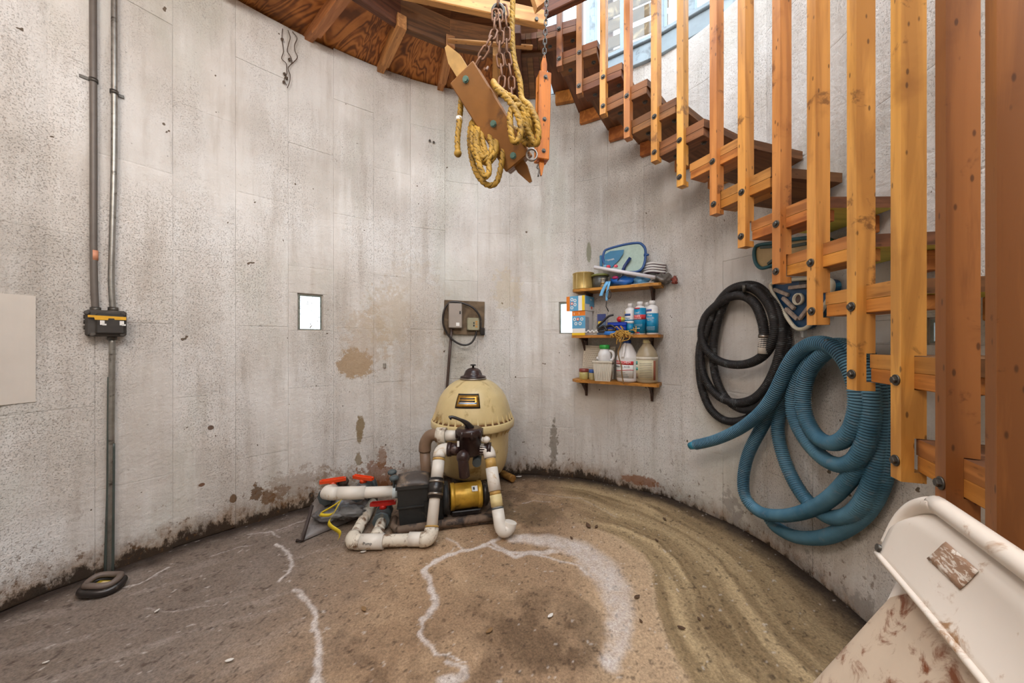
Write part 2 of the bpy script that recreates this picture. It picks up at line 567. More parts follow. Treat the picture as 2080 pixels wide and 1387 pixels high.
M_wood_darkz = wood('old_dark_fir_upright', '#6e4428', '#2d1a10', 'Z', .6, 1.0, .4)
M_joist = wood('joist_fir', '#c0854e', '#7a4a26', 'X', .55, .9, .6)
M_tread = wood('tread_fir', '#7d5234', '#3d2414', 'X', .6, .6, .5)
M_tread_end = wood('tread_fir_oiled', '#b5793f', '#6a3a18', 'Y', .5, .6, .3)  # lighter fir for the tread ends of the lower flight
M_tread_shade = wood('tread_fir_dark', '#84532f', '#43240f', 'Y', .55, .6, .3)  # backlit shade of the upper flight put into this darker fir
M_block = wood('cleat_orange_fir', '#bf7a38', '#7a3f18', 'Y', .5, .6, .2)
M_under = wood('greenish_tread_plank', '#dcd56c', '#a9a84a', 'X', .6, .5, .0, .04, None, .3, .35)
M_bal = wood('baluster_fir', '#cf9048', '#8c5222', 'Z', .42, .55, .7, .10, '#5f371c', .4, .35)
M_bal_dark = wood('baluster_redwood', '#9d6434', '#5c331b', 'Z', .42, .5, .7, .08, '#4a2513', .4, .35)  # darker fir for the two topmost and three lowest balusters
M_steel = plain('weathered_bolt_steel', '#6d6a66', .42, .85, .3, 40, .1, 120, '#4a3526', .3, 40)
M_bolt = plain('dark_bolt_steel', '#5a5650', .4, .7, .3, 40)
M_bluegray = plain('blue_gray_window_paint', '#93a1a8', .5, 0, .12, 10, .1, 40, '#6f787b', .35, 7)
M_glass = None
def glass_mat():
    k = NT('window_glass')
    tr = k.node('ShaderNodeBsdfTransparent'); tr.inputs[0].default_value = (.96, .98, .98, 1)
    gl = k.node('ShaderNodeBsdfGlossy'); gl.inputs['Roughness'].default_value = .02
    mx = k.node('ShaderNodeMixShader'); mx.inputs[0].default_value = .06
    k.link(tr.outputs[0], mx.inputs[1]); k.link(gl.outputs[0], mx.inputs[2])
    k.link(mx.outputs[0], k.n['Material Output'].inputs[0])
    return k.mat
M_glass = glass_mat()
def block_glass():
    k = NT('wavy_block_glass')
    n = k.bump(k.noise(k.coords('Object'), 22, 3, .5, 1.0), 1.0, .02)
    k.b.inputs['Transmission Weight'].default_value = 1.0
    k.b.inputs['IOR'].default_value = 1.25
    return k.done((.95, .97, .96, 1), .03, n)
M_gblock = block_glass()
M_grim = plain('grimy_glass_edge', '#6f7468', .3, 0, .4, 30, .1, 60, '#3a3a30', .45, 20)  # dark gray-green border around the glass blocks
def ply_mat():
    k = NT('rotary_cut_plywood')
    r = k.rand()
    off = k.node('ShaderNodeVectorMath', operation='ADD')
    k.link(k.node('ShaderNodeTexCoord').outputs['Object'], off.inputs[0])
    cmb = k.node('ShaderNodeCombineXYZ'); rr = k.math('MULTIPLY', r, 20.0)
    for i in range(3): k.link(rr, cmb.inputs[i])
    k.link(cmb.outputs[0], off.inputs[1])
    mp = k.node('ShaderNodeMapping'); mp.inputs['Scale'].default_value = (1.1, 4.5, 3)
    k.link(off.outputs[0], mp.inputs[0])
    n = k.noise(mp.outputs[0], 1.0, 3, .55, .9)
    w = k.math('SINE', k.math('MULTIPLY', n, 105.0))
    w = k.math('ADD', k.math('MULTIPLY', w, .26), k.math('MULTIPLY', k.noise(off.outputs[0], 9, 4), .9))
    col = k.ramp(w, [(.12, lin('#6b3d1d')), (.42, lin('#a3632f')), (.75, lin('#c17c3e'))])
    col = k.mix(k.math('MULTIPLY', k.step(k.noise(off.outputs[0], 3, 4), .5, .7), .5), col, lin('#4a2a15'))
    return k.done(col, .6, k.bump(w, .1, .002), None, .3)
M_ply = ply_mat()

# ------------------------------------------------------------------ wall: a backing shell and the concrete staves set into it
def cut(rects, ops):
    out = rects
    for (a, b, c, d) in ops:
        nx = []
        for (s0, s1, z0, z1) in out:
            if s1 <= a or s0 >= b or z1 <= c or z0 >= d:
                nx.append((s0, s1, z0, z1)); continue
            if z0 < c: nx.append((s0, s1, z0, c))
            if z1 > d: nx.append((s0, s1, d, z1))
            y0, y1 = max(z0, c), min(z1, d)
            if s0 < a: nx.append((s0, a, y0, y1))
            if s1 > b: nx.append((b, s1, y0, y1))
        out = nx
    return [r for r in out if r[1] - r[0] > .012 and r[3] - r[2] > .012]

mb = MB()
ns = 48
for i in range(ns):
    for (s0, s1, z0, z1) in cut([(WLEN * i / ns, WLEN * (i + 1) / ns, -.12, WALLH)], OPEN):
        v = []
        for s in (s0, s1):
            for off in (-.024, -.068):
                for z in (z0, z1):
                    p = wfr(s, off)[0]; v.append((p.x, p.y, z))
        mb.add(v, [(0, 4, 5, 1), (2, 3, 7, 6), (0, 1, 3, 2), (4, 6, 7, 5), (1, 5, 7, 3), (0, 2, 6, 4)])
wall = mb.build('wall_back', M_mortar, kind='structure')
tag(wall, 'round white-painted concrete stave silo wall')

SW = WLEN / round(WLEN / .252)
nst = int(round(WLEN / SW))
RH = .76
for c in range(nst):
    zs = [0.0 + (RH / 2 if c % 2 else 0) + RH * j for j in range(-1, 5)]
    for z0 in zs:
        a, b = max(z0, -.01), min(z0 + RH, WALLH)
        if b - a < .05: continue
        top = b >= WALLH - 1e-6
        for (s0, s1, q0, q1) in cut([(c * SW, (c + 1) * SW, a, b)], OPEN):
            pr = rnd.uniform(-.0010, .0012); g = .0004; chf = .006; dep = rnd.uniform(.0004, .0016)
            if q1 > WALLH - 1e-6: q1 = WALLH - rnd.uniform(0.0, .022)
            S0, S1, Z0, Z1 = s0 + g, s1 - g, q0 + g, q1 - g
            nx = 4
            mbs = MB(); v = []
            ss = [S0] + [S0 + chf + (S1 - S0 - 2 * chf) * i / (nx - 2) for i in range(nx - 1)] + [S1]
            zz = [Z0, Z0 + chf, Z1 - chf, Z1]
            for jz, z in enumerate(zz):
                for js, s in enumerate(ss):
                    e = jz in (0, 3) or js in (0, len(ss) - 1)
                    p = wfr(s, pr - dep if e else pr)[0]
                    v.append((p.x, p.y, z))
            w_ = len(ss)
            f = [(j * w_ + i, (j + 1) * w_ + i, (j + 1) * w_ + i + 1, j * w_ + i + 1) for j in range(3) for i in range(w_ - 1)]
            nb = len(v)
            for (s, z) in ((S0, Z0), (S1, Z0), (S1, Z1), (S0, Z1)):
                p = wfr(s, -.022)[0]; v.append((p.x, p.y, z))
            f += [tuple([nb, nb + 1] + list(range(w_ - 1, -1, -1))), tuple([nb + 3] + [3 * w_ + i for i in range(w_)] + [nb + 2]),
                  tuple([nb] + [j * w_ for j in range(4)] + [nb + 3]), tuple([nb + 1, nb + 2] + [j * w_ + w_ - 1 for j in (3, 2, 1, 0)])]
            mbs.add(v, f)
            mbs.build('concrete_stave', M_wall, wall)

# glass-block windows
for n, (a, b, c, d) in enumerate(OPEN):
    um = wfr((a + b) / 2)[0]
    w = empty('window_%d' % (n + 1), (um.x, um.y, c), kind='structure')
    tag(w, ['small glass block window alone on the plain wall', 'small glass block window half hidden by the boxes', 'small glass block window behind the stair balusters'][n])
    fr = MB(); gl = MB()
    t = .006
    def slab(m, s0, s1, z0, z1, o0, o1):
        v = []
        for s in (s0, s1):
            for off in (o0, o1):
                for z in (z0, z1):
                    p = wfr(s, off)[0]; v.append((p.x, p.y, z))
        m.add(v, [(0, 4, 5, 1), (2, 3, 7, 6), (0, 1, 3, 2), (4, 6, 7, 5), (1, 5, 7, 3), (0, 2, 6, 4)])
    slab(fr, a, b, c, c + t, -.012, -.066); slab(fr, a, b, d - t, d, -.012, -.066)
    slab(fr, a, a + t, c + t, d - t, -.012, -.066); slab(fr, b - t, b, c + t, d - t, -.012, -.066)
    fr.build('mortar_frame', M_mortar, w)
    rm_ = MB(); g_ = .0105
    slab(rm_, a + t, b - t, d - t - g_, d - t, -.010, -.034); slab(rm_, a + t, a + t + g_, c + t, d - t - g_, -.010, -.034); slab(rm_, b - t - g_ * .8, b - t, c + t, d - t - g_, -.010, -.034); slab(rm_, a + t + g_, b - t - g_ * .8, c + t, c + t + g_ * .5, -.010, -.034)
    rm_.build('glass_rim', M_grim, w)
    s0, s1, z0, z1 = a + t, b - t, c + t, d - t
    def face(al, be, off):
        s = s0 + (s1 - s0) * al; z = z0 + (z1 - z0) * be
        p = wfr(s, off)[0]
        return Vector((p.x, p.y, z))
    gl.grid(lambda x, y: face(x, y, -.02 - .010 * (max(abs(x - .5), abs(y - .5)) > .44) + .0025 * sin(9 * x + 5 * y) * cos(7 * y - 3 * x)), 18, 24)
    gl.build('glass_pane', M_gblock, w)

# ------------------------------------------------------------------ floor with its stains
def fbm(x, y, sc_, oct_=4, seed=0):
    out = np.zeros_like(x); amp = 1; tot = 0
    for o in range(oct_):
        rs = np.random.RandomState(seed * 31 + o)
        G = rs.rand(128, 128)
        X = x * sc_ * 2 ** o + 50; Y = y * sc_ * 2 ** o + 50
        xi = np.floor(X).astype(int); yi = np.floor(Y).astype(int)
        fx = X - xi; fy = Y - yi
        fx = fx * fx * (3 - 2 * fx); fy = fy * fy * (3 - 2 * fy)
        g = lambda a, b: G[a % 128, b % 128]
        out += amp * ((g(xi, yi) * (1 - fx) + g(xi + 1, yi) * fx) * (1 - fy) + (g(xi, yi + 1) * (1 - fx) + g(xi + 1, yi + 1) * fx) * fy)
        tot += amp; amp *= .55
    return out / tot
def sstep(x, a, b):
    t = np.clip((x - a) / (b - a), 0, 1)
    return t * t * (3 - 2 * t)
gs = .0065
xs = np.arange(-2.12, 1.46, gs); ys = np.arange(-.66, 2.84, gs)
GX, GY = np.meshgrid(xs, ys)
x = GX.ravel(); y = GY.ravel()
# distance to the wall
wd = np.full(x.shape, 9.0)
for i in range(0, len(_SS), 3):
    wd = np.minimum(wd, (x - _PX[i, 0]) ** 2 + (y - _PX[i, 1]) ** 2)
wd = np.sqrt(wd)
ins = np.zeros(x.shape, bool)
poly = _PX[::3]
j = len(poly) - 1
for i in range(len(poly)):
    xi, yi = poly[i]; xj, yj = poly[j]
    c = ((yi > y) != (yj > y)) & (x < (xj - xi) * (y - yi) / (yj - yi + 1e-12) + xi)
    ins ^= c; j = i
wdS = np.where(ins, wd, -wd)
n1 = fbm(x, y, 3, 5, 1); n2 = fbm(x, y, 14, 4, 2); n3 = fbm(x, y, 45, 3, 3); n4 = fbm(x, y, 1.2, 3, 4)
def pline(pts, w0, w1=None, jit=.018):
    """distance mask of a polyline drawn on the floor (pixel points, pixel widths)"""
    q = [fp(u, v) for u, v in pts]
    best = np.full(x.shape, 9.0)
    w1 = w0 if w1 is None else w1
    xx = x + (n2 - .5) * jit * 2.2 + (n3 - .5) * jit; yy = y + (fbm(x, y, 14, 4, 9) - .5) * jit * 2.2
    m = len(q) - 1
    for i in range(m):
        a, b = q[i], q[i + 1]
        ex, ey = b.x - a.x, b.y - a.y
        t = np.clip(((xx - a.x) * ex + (yy - a.y) * ey) / (ex * ex + ey * ey + 1e-12), 0, 1)
        d_ = np.hypot(xx - a.x - t * ex, yy - a.y - t * ey)
        w = (w0 + (w1 - w0) * (i + t) / m) * ((a.y + b.y) / 2) / FPX
        best = np.minimum(best, d_ / w)
    return 1 - sstep(best, .35, 1.15)
salt = np.zeros(x.shape)
for pts, w0, w1, amt in [
    ([(1030, 1075), (1013, 1088), (985, 1106), (930, 1120), (885, 1138), (862, 1155), (870, 1180), (882, 1205), (880, 1228), (858, 1256)], 7, 8, .95),
    ([(858, 1256), (856, 1285), (868, 1308), (890, 1325), (940, 1338)], 7, 3, .85),
    ([(910, 1345), (940, 1350), (942, 1370), (900, 1387)], 5, 18, .8),
    ([(905, 1090), (920, 1098), (937, 1113)], 4, 3, .7),
    ([(1040, 1092), (1120, 1096), (1180, 1115), (1222, 1150)], 16, 46, .75),
    ([(1222, 1150), (1250, 1190), (1262, 1240), (1255, 1300), (1240, 1345)], 46, 20, .7),
    ([(985, 1106), (1040, 1118), (1100, 1126), (1180, 1148), (1215, 1180)], 4, 3, .7),
    ([(1000, 1100), (1050, 1128), (1075, 1122), (1130, 1118)], 6, 10, .75),
    ([(560, 1105), (580, 1118), (592, 1138), (588, 1160), (566, 1178)], 4, 5, .9),
    ([(598, 1192), (618, 1212), (645, 1240), (640, 1275), (652, 1320), (648, 1360), (645, 1400)], 5, 10, .85),
    ([(250, 1191), (285, 1183), (318, 1166), (345, 1150)], 2.4, 2, .8),
    ([(430, 1128), (470, 1112), (510, 1106)], 2, 2, .5), ([(500, 1086), (535, 1080), (555, 1078), (566, 1088)], 2.5, 2, .7), ([(566, 1074), (600, 1062), (630, 1048)], 2, 2, .55),
    ([(300, 1230), (350, 1237), (420, 1228)], 2, 2, .3), ([(1080, 1000), (1180, 1012), (1255, 1050)], 3, 2, .25), ([(1060, 1020), (1085, 1016), (1110, 1018)], 2, 2, .5)]:
    salt = np.maximum(salt, pline(pts, w0, w1) * amt)
east = sstep(x + .25 * (2.4 - y), .25, .75) * sstep(y, -.6, .3) + sstep(x, .15, .6) * sstep(y, 2.2, 2.45)
east = np.clip(east, 0, 1)
warp = wd + (n1 - .5) * .10 + (n4 - .5) * .16
edge = .60 + .12 * sstep(2.1 - y, 0, .9)
mud = east * (1 - sstep(warp, edge - .012, edge + .012))
bands = .68 * fbm(warp * 9 + 3, (n4 * 1.5 + y * .25), 1.0, 4, 7) + .32 * fbm(warp * 30 + 3, (n4 * 3 + y * .5), 1.0, 4, 8)
bands = sstep(bands, .34, .64)
def ell(u, v, ru, rv, p=1.0):
    c = fp(u, v); a = fp(u + ru, v); b = fp(u, v - rv)
    return 1 - sstep(np.hypot((x - c.x) / (a.x - c.x), (y - c.y) / (b.y - c.y)) + (n2 - .5) * .25, .86, 1.0)
wet = np.maximum(ell(1086, 1042, 48, 25) * .75, ell(1022, 1043, 26, 34) * .9)
west = sstep(-x, .35, 1.2)
light = east * (1 - mud) * (1 - sstep(warp, edge + .25, edge + .42))
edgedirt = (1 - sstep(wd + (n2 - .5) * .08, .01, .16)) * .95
C = lambda h: np.array(lin(h)[:3])
col = C('#8c735c')[None] * (1 - n1[:, None]) + C('#a5896b')[None] * n1[:, None]
dk = sstep(n2 * .55 + n4 * .45, .47, .62)[:, None]
col = col * (1 - .55 * dk) + C('#5f4a37')[None] * .55 * dk
lt = sstep(fbm(x, y, 6, 5, 12), .5, .68)[:, None]
col = col * (1 - .4 * lt) + C('#b79b7c')[None] * .4 * lt
wst = west[:, None] * 1.12
g = C('#6b6058')[None] * (1 - n2[:, None]) + C('#82776f')[None] * n2[:, None]
strk = sstep(fbm(x * .9 + y * .5, (y * .9 - x * .5) * 4.5, 5, 4, 15), .56, .72)[:, None]
g = g * (1 - .3 * strk) + C('#a49b94')[None] * .3 * strk
col = col * (1 - .8 * wst) + g * .8 * wst
col = col * (1 - light[:, None] * .8) + C('#bda283')[None] * light[:, None] * .8
mc = C('#7d684a')[None] * (1 - bands[:, None]) + C('#bfa780')[None] * bands[:, None]
nearw = (1 - sstep(wd + (n1 - .5) * .1, .03, .3))[:, None] * .65
mc = mc * (1 - nearw) + C('#5f4e38')[None] * nearw
col = col * (1 - mud[:, None] * .92) + mc * mud[:, None] * .92
rim = (east * np.exp(-((warp - edge - .012) / .012) ** 2))[:, None] * .45
col = col * (1 - rim) + C('#bda687')[None] * rim
dkc = (np.maximum(ell(1120, 1265, 120, 80), ell(1000, 1210, 90, 50) * .5) * sstep(n1 * .6 + n2 * .4, .36, .6))[:, None] * .5
col = col * (1 - dkc) + C('#594633')[None] * dkc
col = col * (1 - wet[:, None] * .6) + C('#5a4a33')[None] * wet[:, None] * .6
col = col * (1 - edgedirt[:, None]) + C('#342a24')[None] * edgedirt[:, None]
pitn = sstep(fbm(x, y, 70, 2, 21), .74, .8)[:, None] * .6
col = col * (1 - pitn) + C('#3a2c22')[None] * pitn
wh = sstep(fbm(x, y, 60, 2, 22), .85, .88)[:, None] * .5
col = col * (1 - wh) + C('#cfc8c0')[None] * wh
sl = (salt * (.45 + .9 * n3) * (.7 + .6 * n2)).clip(0, 1)[:, None] * .85
col = col * (1 - sl) + C('#d3cbc6')[None] * sl
zz = (n1 - .5) * .006 + (n2 - .5) * .0035 + (n3 - .5) * .0018 + salt * .0012 + mud * (bands - .5) * .0015 - .004
zz = zz + np.where(mud > .5, .002, 0)
ok = (wdS > -.03)
idx = -np.ones(x.shape, int); idx[ok] = np.arange(ok.sum())
W = len(xs); H = len(ys)
a = np.arange(W * H).reshape(H, W)
q = np.stack([a[:-1, :-1], a[:-1, 1:], a[1:, 1:], a[1:, :-1]], -1).reshape(-1, 4)
q = q[ok[q].all(1)]
F = idx[q]
me = bpy.data.meshes.new('floor')
nv, nf = int(ok.sum()), len(F)
me.vertices.add(nv); me.loops.add(nf * 4); me.polygons.add(nf)
me.vertices.foreach_set('co', np.stack([x[ok], y[ok], zz[ok]], 1).astype(np.float32).ravel())
me.loops.foreach_set('vertex_index', F.astype(np.int32).ravel())
me.polygons.foreach_set('loop_start', (np.arange(nf) * 4).astype(np.int32))
me.polygons.foreach_set('use_smooth', np.ones(nf, bool))
me.update(calc_edges=True)
at = me.color_attributes.new('stain', 'FLOAT_COLOR', 'POINT')
cc = np.ones((nv, 4), np.float32); cc[:, :3] = col[ok]
cc[:, 3] = (1 - .4 * wet)[ok]
at.data.foreach_set('color', cc.ravel())
k = NT('stained_concrete_floor')
va = k.node('ShaderNodeVertexColor'); va.layer_name = 'stain'
p = k.coords('Position')
fn = k.noise(p, 130, 4, .7)
c2 = k.mix(.5, va.outputs[0], k.ramp(fn, [(.3, (.12, .12, .12, 1)), (.5, (.5, .5, .5, 1)), (.72, (.9, .9, .9, 1))]), 'OVERLAY')
pits = k.step(k.noise(p, 48, 3, .6), .68, .74)
c2 = k.mix(k.math('MULTIPLY', pits, .5), c2, lin('#43352a'))
me.materials.append(k.done(c2, k.math('MULTIPLY', va.outputs[1], .85), k.bump(fn, .45, .006, k.bump(k.noise(p, 25, 4), .3, .01)), None, .25))
flo = bpy.data.objects.new('floor', me); COL.objects.link(flo)
tag(flo, 'stained brown concrete floor with white salt lines and a dried mud band', kind='structure')
ORIG[flo] = Vector((0, 0, 0))
# ------------------------------------------------------------------ ceiling: plywood between radial joists, two ring beams
SC = Vector((-.017, 1.157, 0))            # stair axis
def pol(r, th, z=0.0): return Vector((SC.x + r * cos(th), SC.y + r * sin(th), z))
def wall_r(th, off=0.0): return wray((SC.x, SC.y), (cos(th), sin(th)), off)[0]
TH0, DTH, RISE, ZL0 = 1.297, -.147, .182, CAMH + 1.713
_TH = [1.26, 1.139, .998, .858, .706, .568, .402, .269, .117, -.025, -.176, -.328, -.471]
_ZL = [1.731, 1.532, 1.364, 1.177, .991, .81, .616, .434, .259, .099, -.093, -.288]
def tha(i): return _TH[i] if 0 <= i < 13 else (_TH[0] + .145 if i < 0 else TH0 + DTH * i - .012)
def zl(i): return CAMH + (_ZL[i] if 0 <= i < 12 else (_ZL[0] + RISE if i < 0 else 1.713 - RISE * i))
PLZ = 3.0
ceil = empty('ceiling', (SC.x, SC.y, PLZ), kind='structure')
tag(ceil, 'plywood ceiling on radial fir joists around the stair well')
jth = [1.645 + .272 * k_ for k_ in range(0, 13)]
edges = [1.38] + jth + [jth[-1] + .25]
for a0, a1 in zip(edges, edges[1:]):
    n = 5; mbp = MB()
    ths = [a0 + (a1 - a0) * i / n for i in range(n + 1)]
    am = (a0 + a1) / 2
    M = frame(pol(1.3, am, PLZ), (cos(am), sin(am), 0), (-sin(am), cos(am), 0), (0, 0, 1))
    Mi = M.inverted()
    ro = [pol(wall_r(t, -.09), t, PLZ) for t in ths]
    ri = [pol(1.13 / cos(t - am) * cos((a1 - a0) / 2), t, PLZ) for t in ths]
    pl = [Mi @ q_ for q_ in ri] + [Mi @ q_ for q_ in ro[::-1]]
    mbp.prism([(q_.x, q_.y) for q_ in pl][::-1], .016)
    # order so the lower face looks down
    mbp.build('plywood_panel', M_ply, ceil, M=M)
for th in jth:
    L0, L1 = 1.10, wall_r(th, -.04)
    M = frame(pol((L0 + L1) / 2, th, 2.971), (cos(th), sin(th), 0), (-sin(th), cos(th), 0), (0, 0, 1))
    m = MB(); L = L1 - L0
    w = .027
    v = []
    for xq, zb, ww in ((-L / 2, -.052, w), (L / 2 - .16, -.045, w * .9), (L / 2 - .155, -.020, w * .9), (L / 2, -.008, w * .75)):
        for yy in (-ww, ww):
            for z_ in (zb, .028): v.append((xq, yy, z_))
    f = [(0, 1, 3, 2), (12, 14, 15, 13)]
    for s_ in range(3):
        b = s_ * 4
        f += [(b, b + 4, b + 5, b + 1), (b + 2, b + 3, b + 7, b + 6), (b, b + 2, b + 6, b + 4), (b + 1, b + 5, b + 7, b + 3)]
    m.add(v, f)
    m.build('joist', M_joist, ceil, M=M)
def chord(name, p0, p1, z0, z1, th, mat, ends=0.0, parent=ceil, bolts=()):
    p0 = Vector((p0[0], p0[1], z0)); p1 = Vector((p1[0], p1[1], z0))
    d = (p1 - p0).normalized(); mid = (p0 + p1) / 2; L = (p1 - p0).length + 2 * ends
    M = frame(mid, d, Vector((0, 0, 1)).cross(d), (0, 0, 1))
    m = MB(); m.box((0, 0, (z1 - z0) / 2), (L, th, z1 - z0), ch=.004)
    o = m.build(name, mat, parent, M=M)
    return o, M, L
# upper ring of blocking under the plywood edge and the subfloor inside it
for a0, a1 in zip(edges, edges[1:]):
    r_ = 1.145
    chord('rim_beam', pol(r_, a0), pol(r_, a1), 2.945, 3.13, .038, M_wood_dark, .014)
for k_ in range(len(edges) - 1):
    a0, a1 = edges[k_], edges[k_ + 1]
    m = MB()
    q_ = [pol(.86, a0, 3.13), pol(1.17, a0, 3.13), pol(1.17, a1, 3.13), pol(.86, a1, 3.13)]
    m.prism([(t.x, t.y) for t in q_], .02, Matrix.Translation((0, 0, 3.13)))
    m.build('subfloor_board', M_wood_dark, ceil)
# pale trim strip under the far rim beam
o, M, L = chord('trim_strip', P(909, 69, 2.16)[:2], P(1082, 83, 2.21)[:2], 2.928, 2.944, .03, M_joist)
# lower ring of doubled fir beams, bolted at the laps
lowr = [(-.94, 1.42), (-.80, 1.74), (-.534, 1.87), (.185, 2.035), (.55, 1.93)]
ring = []
BZ0, BZ1 = 2.895, 2.985
A_, B_ = Vector((-.60, 1.845, 0)), Vector((.20, 2.03, 0))
b1, M1, L1 = chord('ring_beam', A_, B_, BZ0, BZ1, .04, M_joist)
b2, M2, L2 = chord('ring_beam', (.13, 2.06, 0), (.62, 1.80, 0), 2.955, 3.05, .04, M_wood_dark)
b3, M3, L3 = chord('ring_beam', (-.50, 1.92, 0), (-.98, 1.46, 0), 2.945, 3.04, .04, M_joist)
m = MB()
for u, v in ((928, 5), (1089, 41)):
    pt = P(u, v, 1.93 if u < 1000 else 2.0)
    loc = M1.inverted() @ pt
    m2 = MB(); m2.cyl((loc.x, -.02, loc.z if 0 < loc.z < .09 else .05), (loc.x, -.029, loc.z if 0 < loc.z < .09 else .05), .011, 6)
    m2.build('bolt', M_bolt, b1, M=Matrix.Translation(ORIG[b1]))
m = MB()   # pointed post end hanging in front of the beam lap
M = frame(P(1093, 12, 1.86), (1, .25, 0), (0, 0, 1), Vector((1, .25, 0)).cross(Vector((0, 0, 1))))
m.prism([(-.045, .09), (-.042, .02), (-.018, -.048), (.03, .0), (.045, .09)], .038)
po = m.build('post_end', M_joist, ceil, M=M)
m = MB(); m.cyl((0, .03, .037), (0, .03, .046), .011, 6); m.build('bolt', M_bolt, po, M=Matrix.Translation(ORIG[po]))
# hoist beam across the well (out of frame, it carries the tackle)
chord('hoist_beam', (-.75, 1.1, 0), (.75, 1.45, 0), 3.19, 3.29, .09, M_wood_dark)
chord('hoist_bearer', (-.72, .7, 0), (-.72, 1.6, 0), 3.15, 3.19, .09, M_wood_dark)
chord('hoist_bearer', (.72, .95, 0), (.72, 1.9, 0), 3.15, 3.19, .09, M_wood_dark)

# ------------------------------------------------------------------ staircase
stair = empty('spiral_staircase', (SC.x, SC.y, 0), 'orange fir spiral staircase climbing the curved wall on cleats', 'staircase')
def bolt_mesh():
    m = MB()
    m.lathe([(.0135, 0), (.0135, .0025), (.0125, .003)], None, 14)
    m.lathe([(.0088, .0028), (.0088, .008), (.0072, .0095)], None, 6, smooth=False)
    return m.mesh('bolt', M_bolt)
ME_BOLT = bolt_mesh()
def add_bolt(parent, M):
    o = bpy.data.objects.new('bolt', ME_BOLT); COL.objects.link(o); o.parent = parent; o.matrix_basis = M
BT = .034; BD = .046; BN = .024
for i in range(0, 15):
    th = tha(i)
    z0 = zl(i); zu = zl(i - 1)
    zb = max(z0 - .045, 0.0)
    top = 3.95 if i > 1 else 3.3
    pf = [(0, zb), (BD, zb), (BD, z0 - .0215), (BN, z0 - .0215), (BN, z0 + .0595), (BD, z0 + .0595), (BD, zu - .0215), (BN, zu - .0215), (BN, zu + .0595), (BD, zu + .0595), (BD, top), (0, top)]
    pf = [(a_, b_ - zb) for a_, b_ in pf]
    m = MB()
    tw = BT
    # prism in (x, z): local X radial, local Y up
    Mx = Matrix(((1, 0, 0, 0), (0, 0, -1, tw / 2), (0, 1, 0, 0), (0, 0, 0, 1)))
    m.prism(pf, tw, Mx)
    jt = rnd.uniform(-.02, .02)
    M = frame(pol(1.0, th, zb), (cos(th + jt), sin(th + jt), 0), (-sin(th + jt), cos(th + jt), 0), (0, 0, 1))
    o = m.build('baluster', M_bal_dark if i in (12, 13, 14, 0, 1) else M_bal, stair, M=M)
    for zq in (z0, zu):
        add_bolt(o, frame((0, rnd.uniform(-.003, .003), zq - zb), (0, 1, 0), (0, 0, 1), (-1, 0, 0)))
YA, YO, YB = -.104, -.143, .141
for i in range(-1, 15):
    th = tha(i + 1)
    z0 = zl(i)
    ins_ = .012
    o_ = (SC.x, SC.y)
    t_ = np.array([-sin(th), cos(th)]); r_ = np.array([cos(th), sin(th)])
    ys_ = [YO, .0, YB]
    xo = [wray((SC.x + t_[0] * yy, SC.y + t_[1] * yy), (r_[0], r_[1]), ins_)[0] for yy in ys_]
    M = frame(Vector((SC.x, SC.y, z0)), (cos(th), sin(th), 0), (-sin(th), cos(th), 0), (0, 0, 1))
    m = MB()
    x0 = 1.024
    m.prism([(x0, YA), (x0 + .03, YA - .006), (xo[0], YO), (xo[1], .0), (xo[2], YB), (x0, YB)], .038, Matrix.Translation((0, 0, .0195)), 0)
    # underside gets the greenish plank colour on the lower flight
    m.m[0] = 2 if 7 <= i <= 12 else 0
    m.m[-1] = 1
    M_t = M
    m.build('tread', [M_tread, M_tread_end if i > 4 else M_tread_shade, M_under], stair, M=M_t)
    m = MB()
    bl = .098 + rnd.uniform(-.006, .006)
    m.box((x0 + bl / 2, (YA + YB) / 2, 0), (bl, YB - YA - .006, .038), ch=.002)
    o = m.build('tread_block', M_block if i > 4 else M_tread_shade, stair, M=M)
    for yy in (-.07, .075):
        add_bolt(o, frame((x0 + bl * .62, yy, -.019), (1, 0, 0), (0, -1, 0), (0, 0, -1)))
    # wall cleat under the outer end
    s_ = wray((SC.x, SC.y), (cos(th), sin(th)), 0)[1]
    m = MB(); lo_ = i >= 5
    s_ += (.060 if lo_ else -.02)
    p_, n_, tt = wfr(s_, .024)
    Mc = frame(Vector((p_.x, p_.y, z0 - .028)), tt, Vector((0, 0, 1)).cross(tt), (0, 0, 1))
    m.box((0, 0, .014 if lo_ else 0), (.06 if lo_ else .215, .036, .062 if lo_ else .09), ch=.003)
    o = m.build('wall_cleat', M_block, stair, M=Mc)
# landing boards between the deck and the top tread
for k_, (a0, a1) in enumerate([(1.368, 1.402), (1.404, 1.437), (1.439, 1.47), (1.472, 1.505)]):
    m = MB(); q_ = [pol(1.03, a0), pol(wall_r(a0, .012), a0), pol(wall_r(a1, .012), a1), pol(1.03, a1)]
    m.prism([(t.x, t.y) for t in q_], .038, Matrix.Translation((0, 0, 2.962))); m.build('landing_board', M_tread, stair)
# header that closes the deck above the first tread
th = 1.52
chord('deck_header', pol(.95, th), pol(wall_r(th, .0) - .01, th), 2.93, 2.995, .045, M_wood_dark)

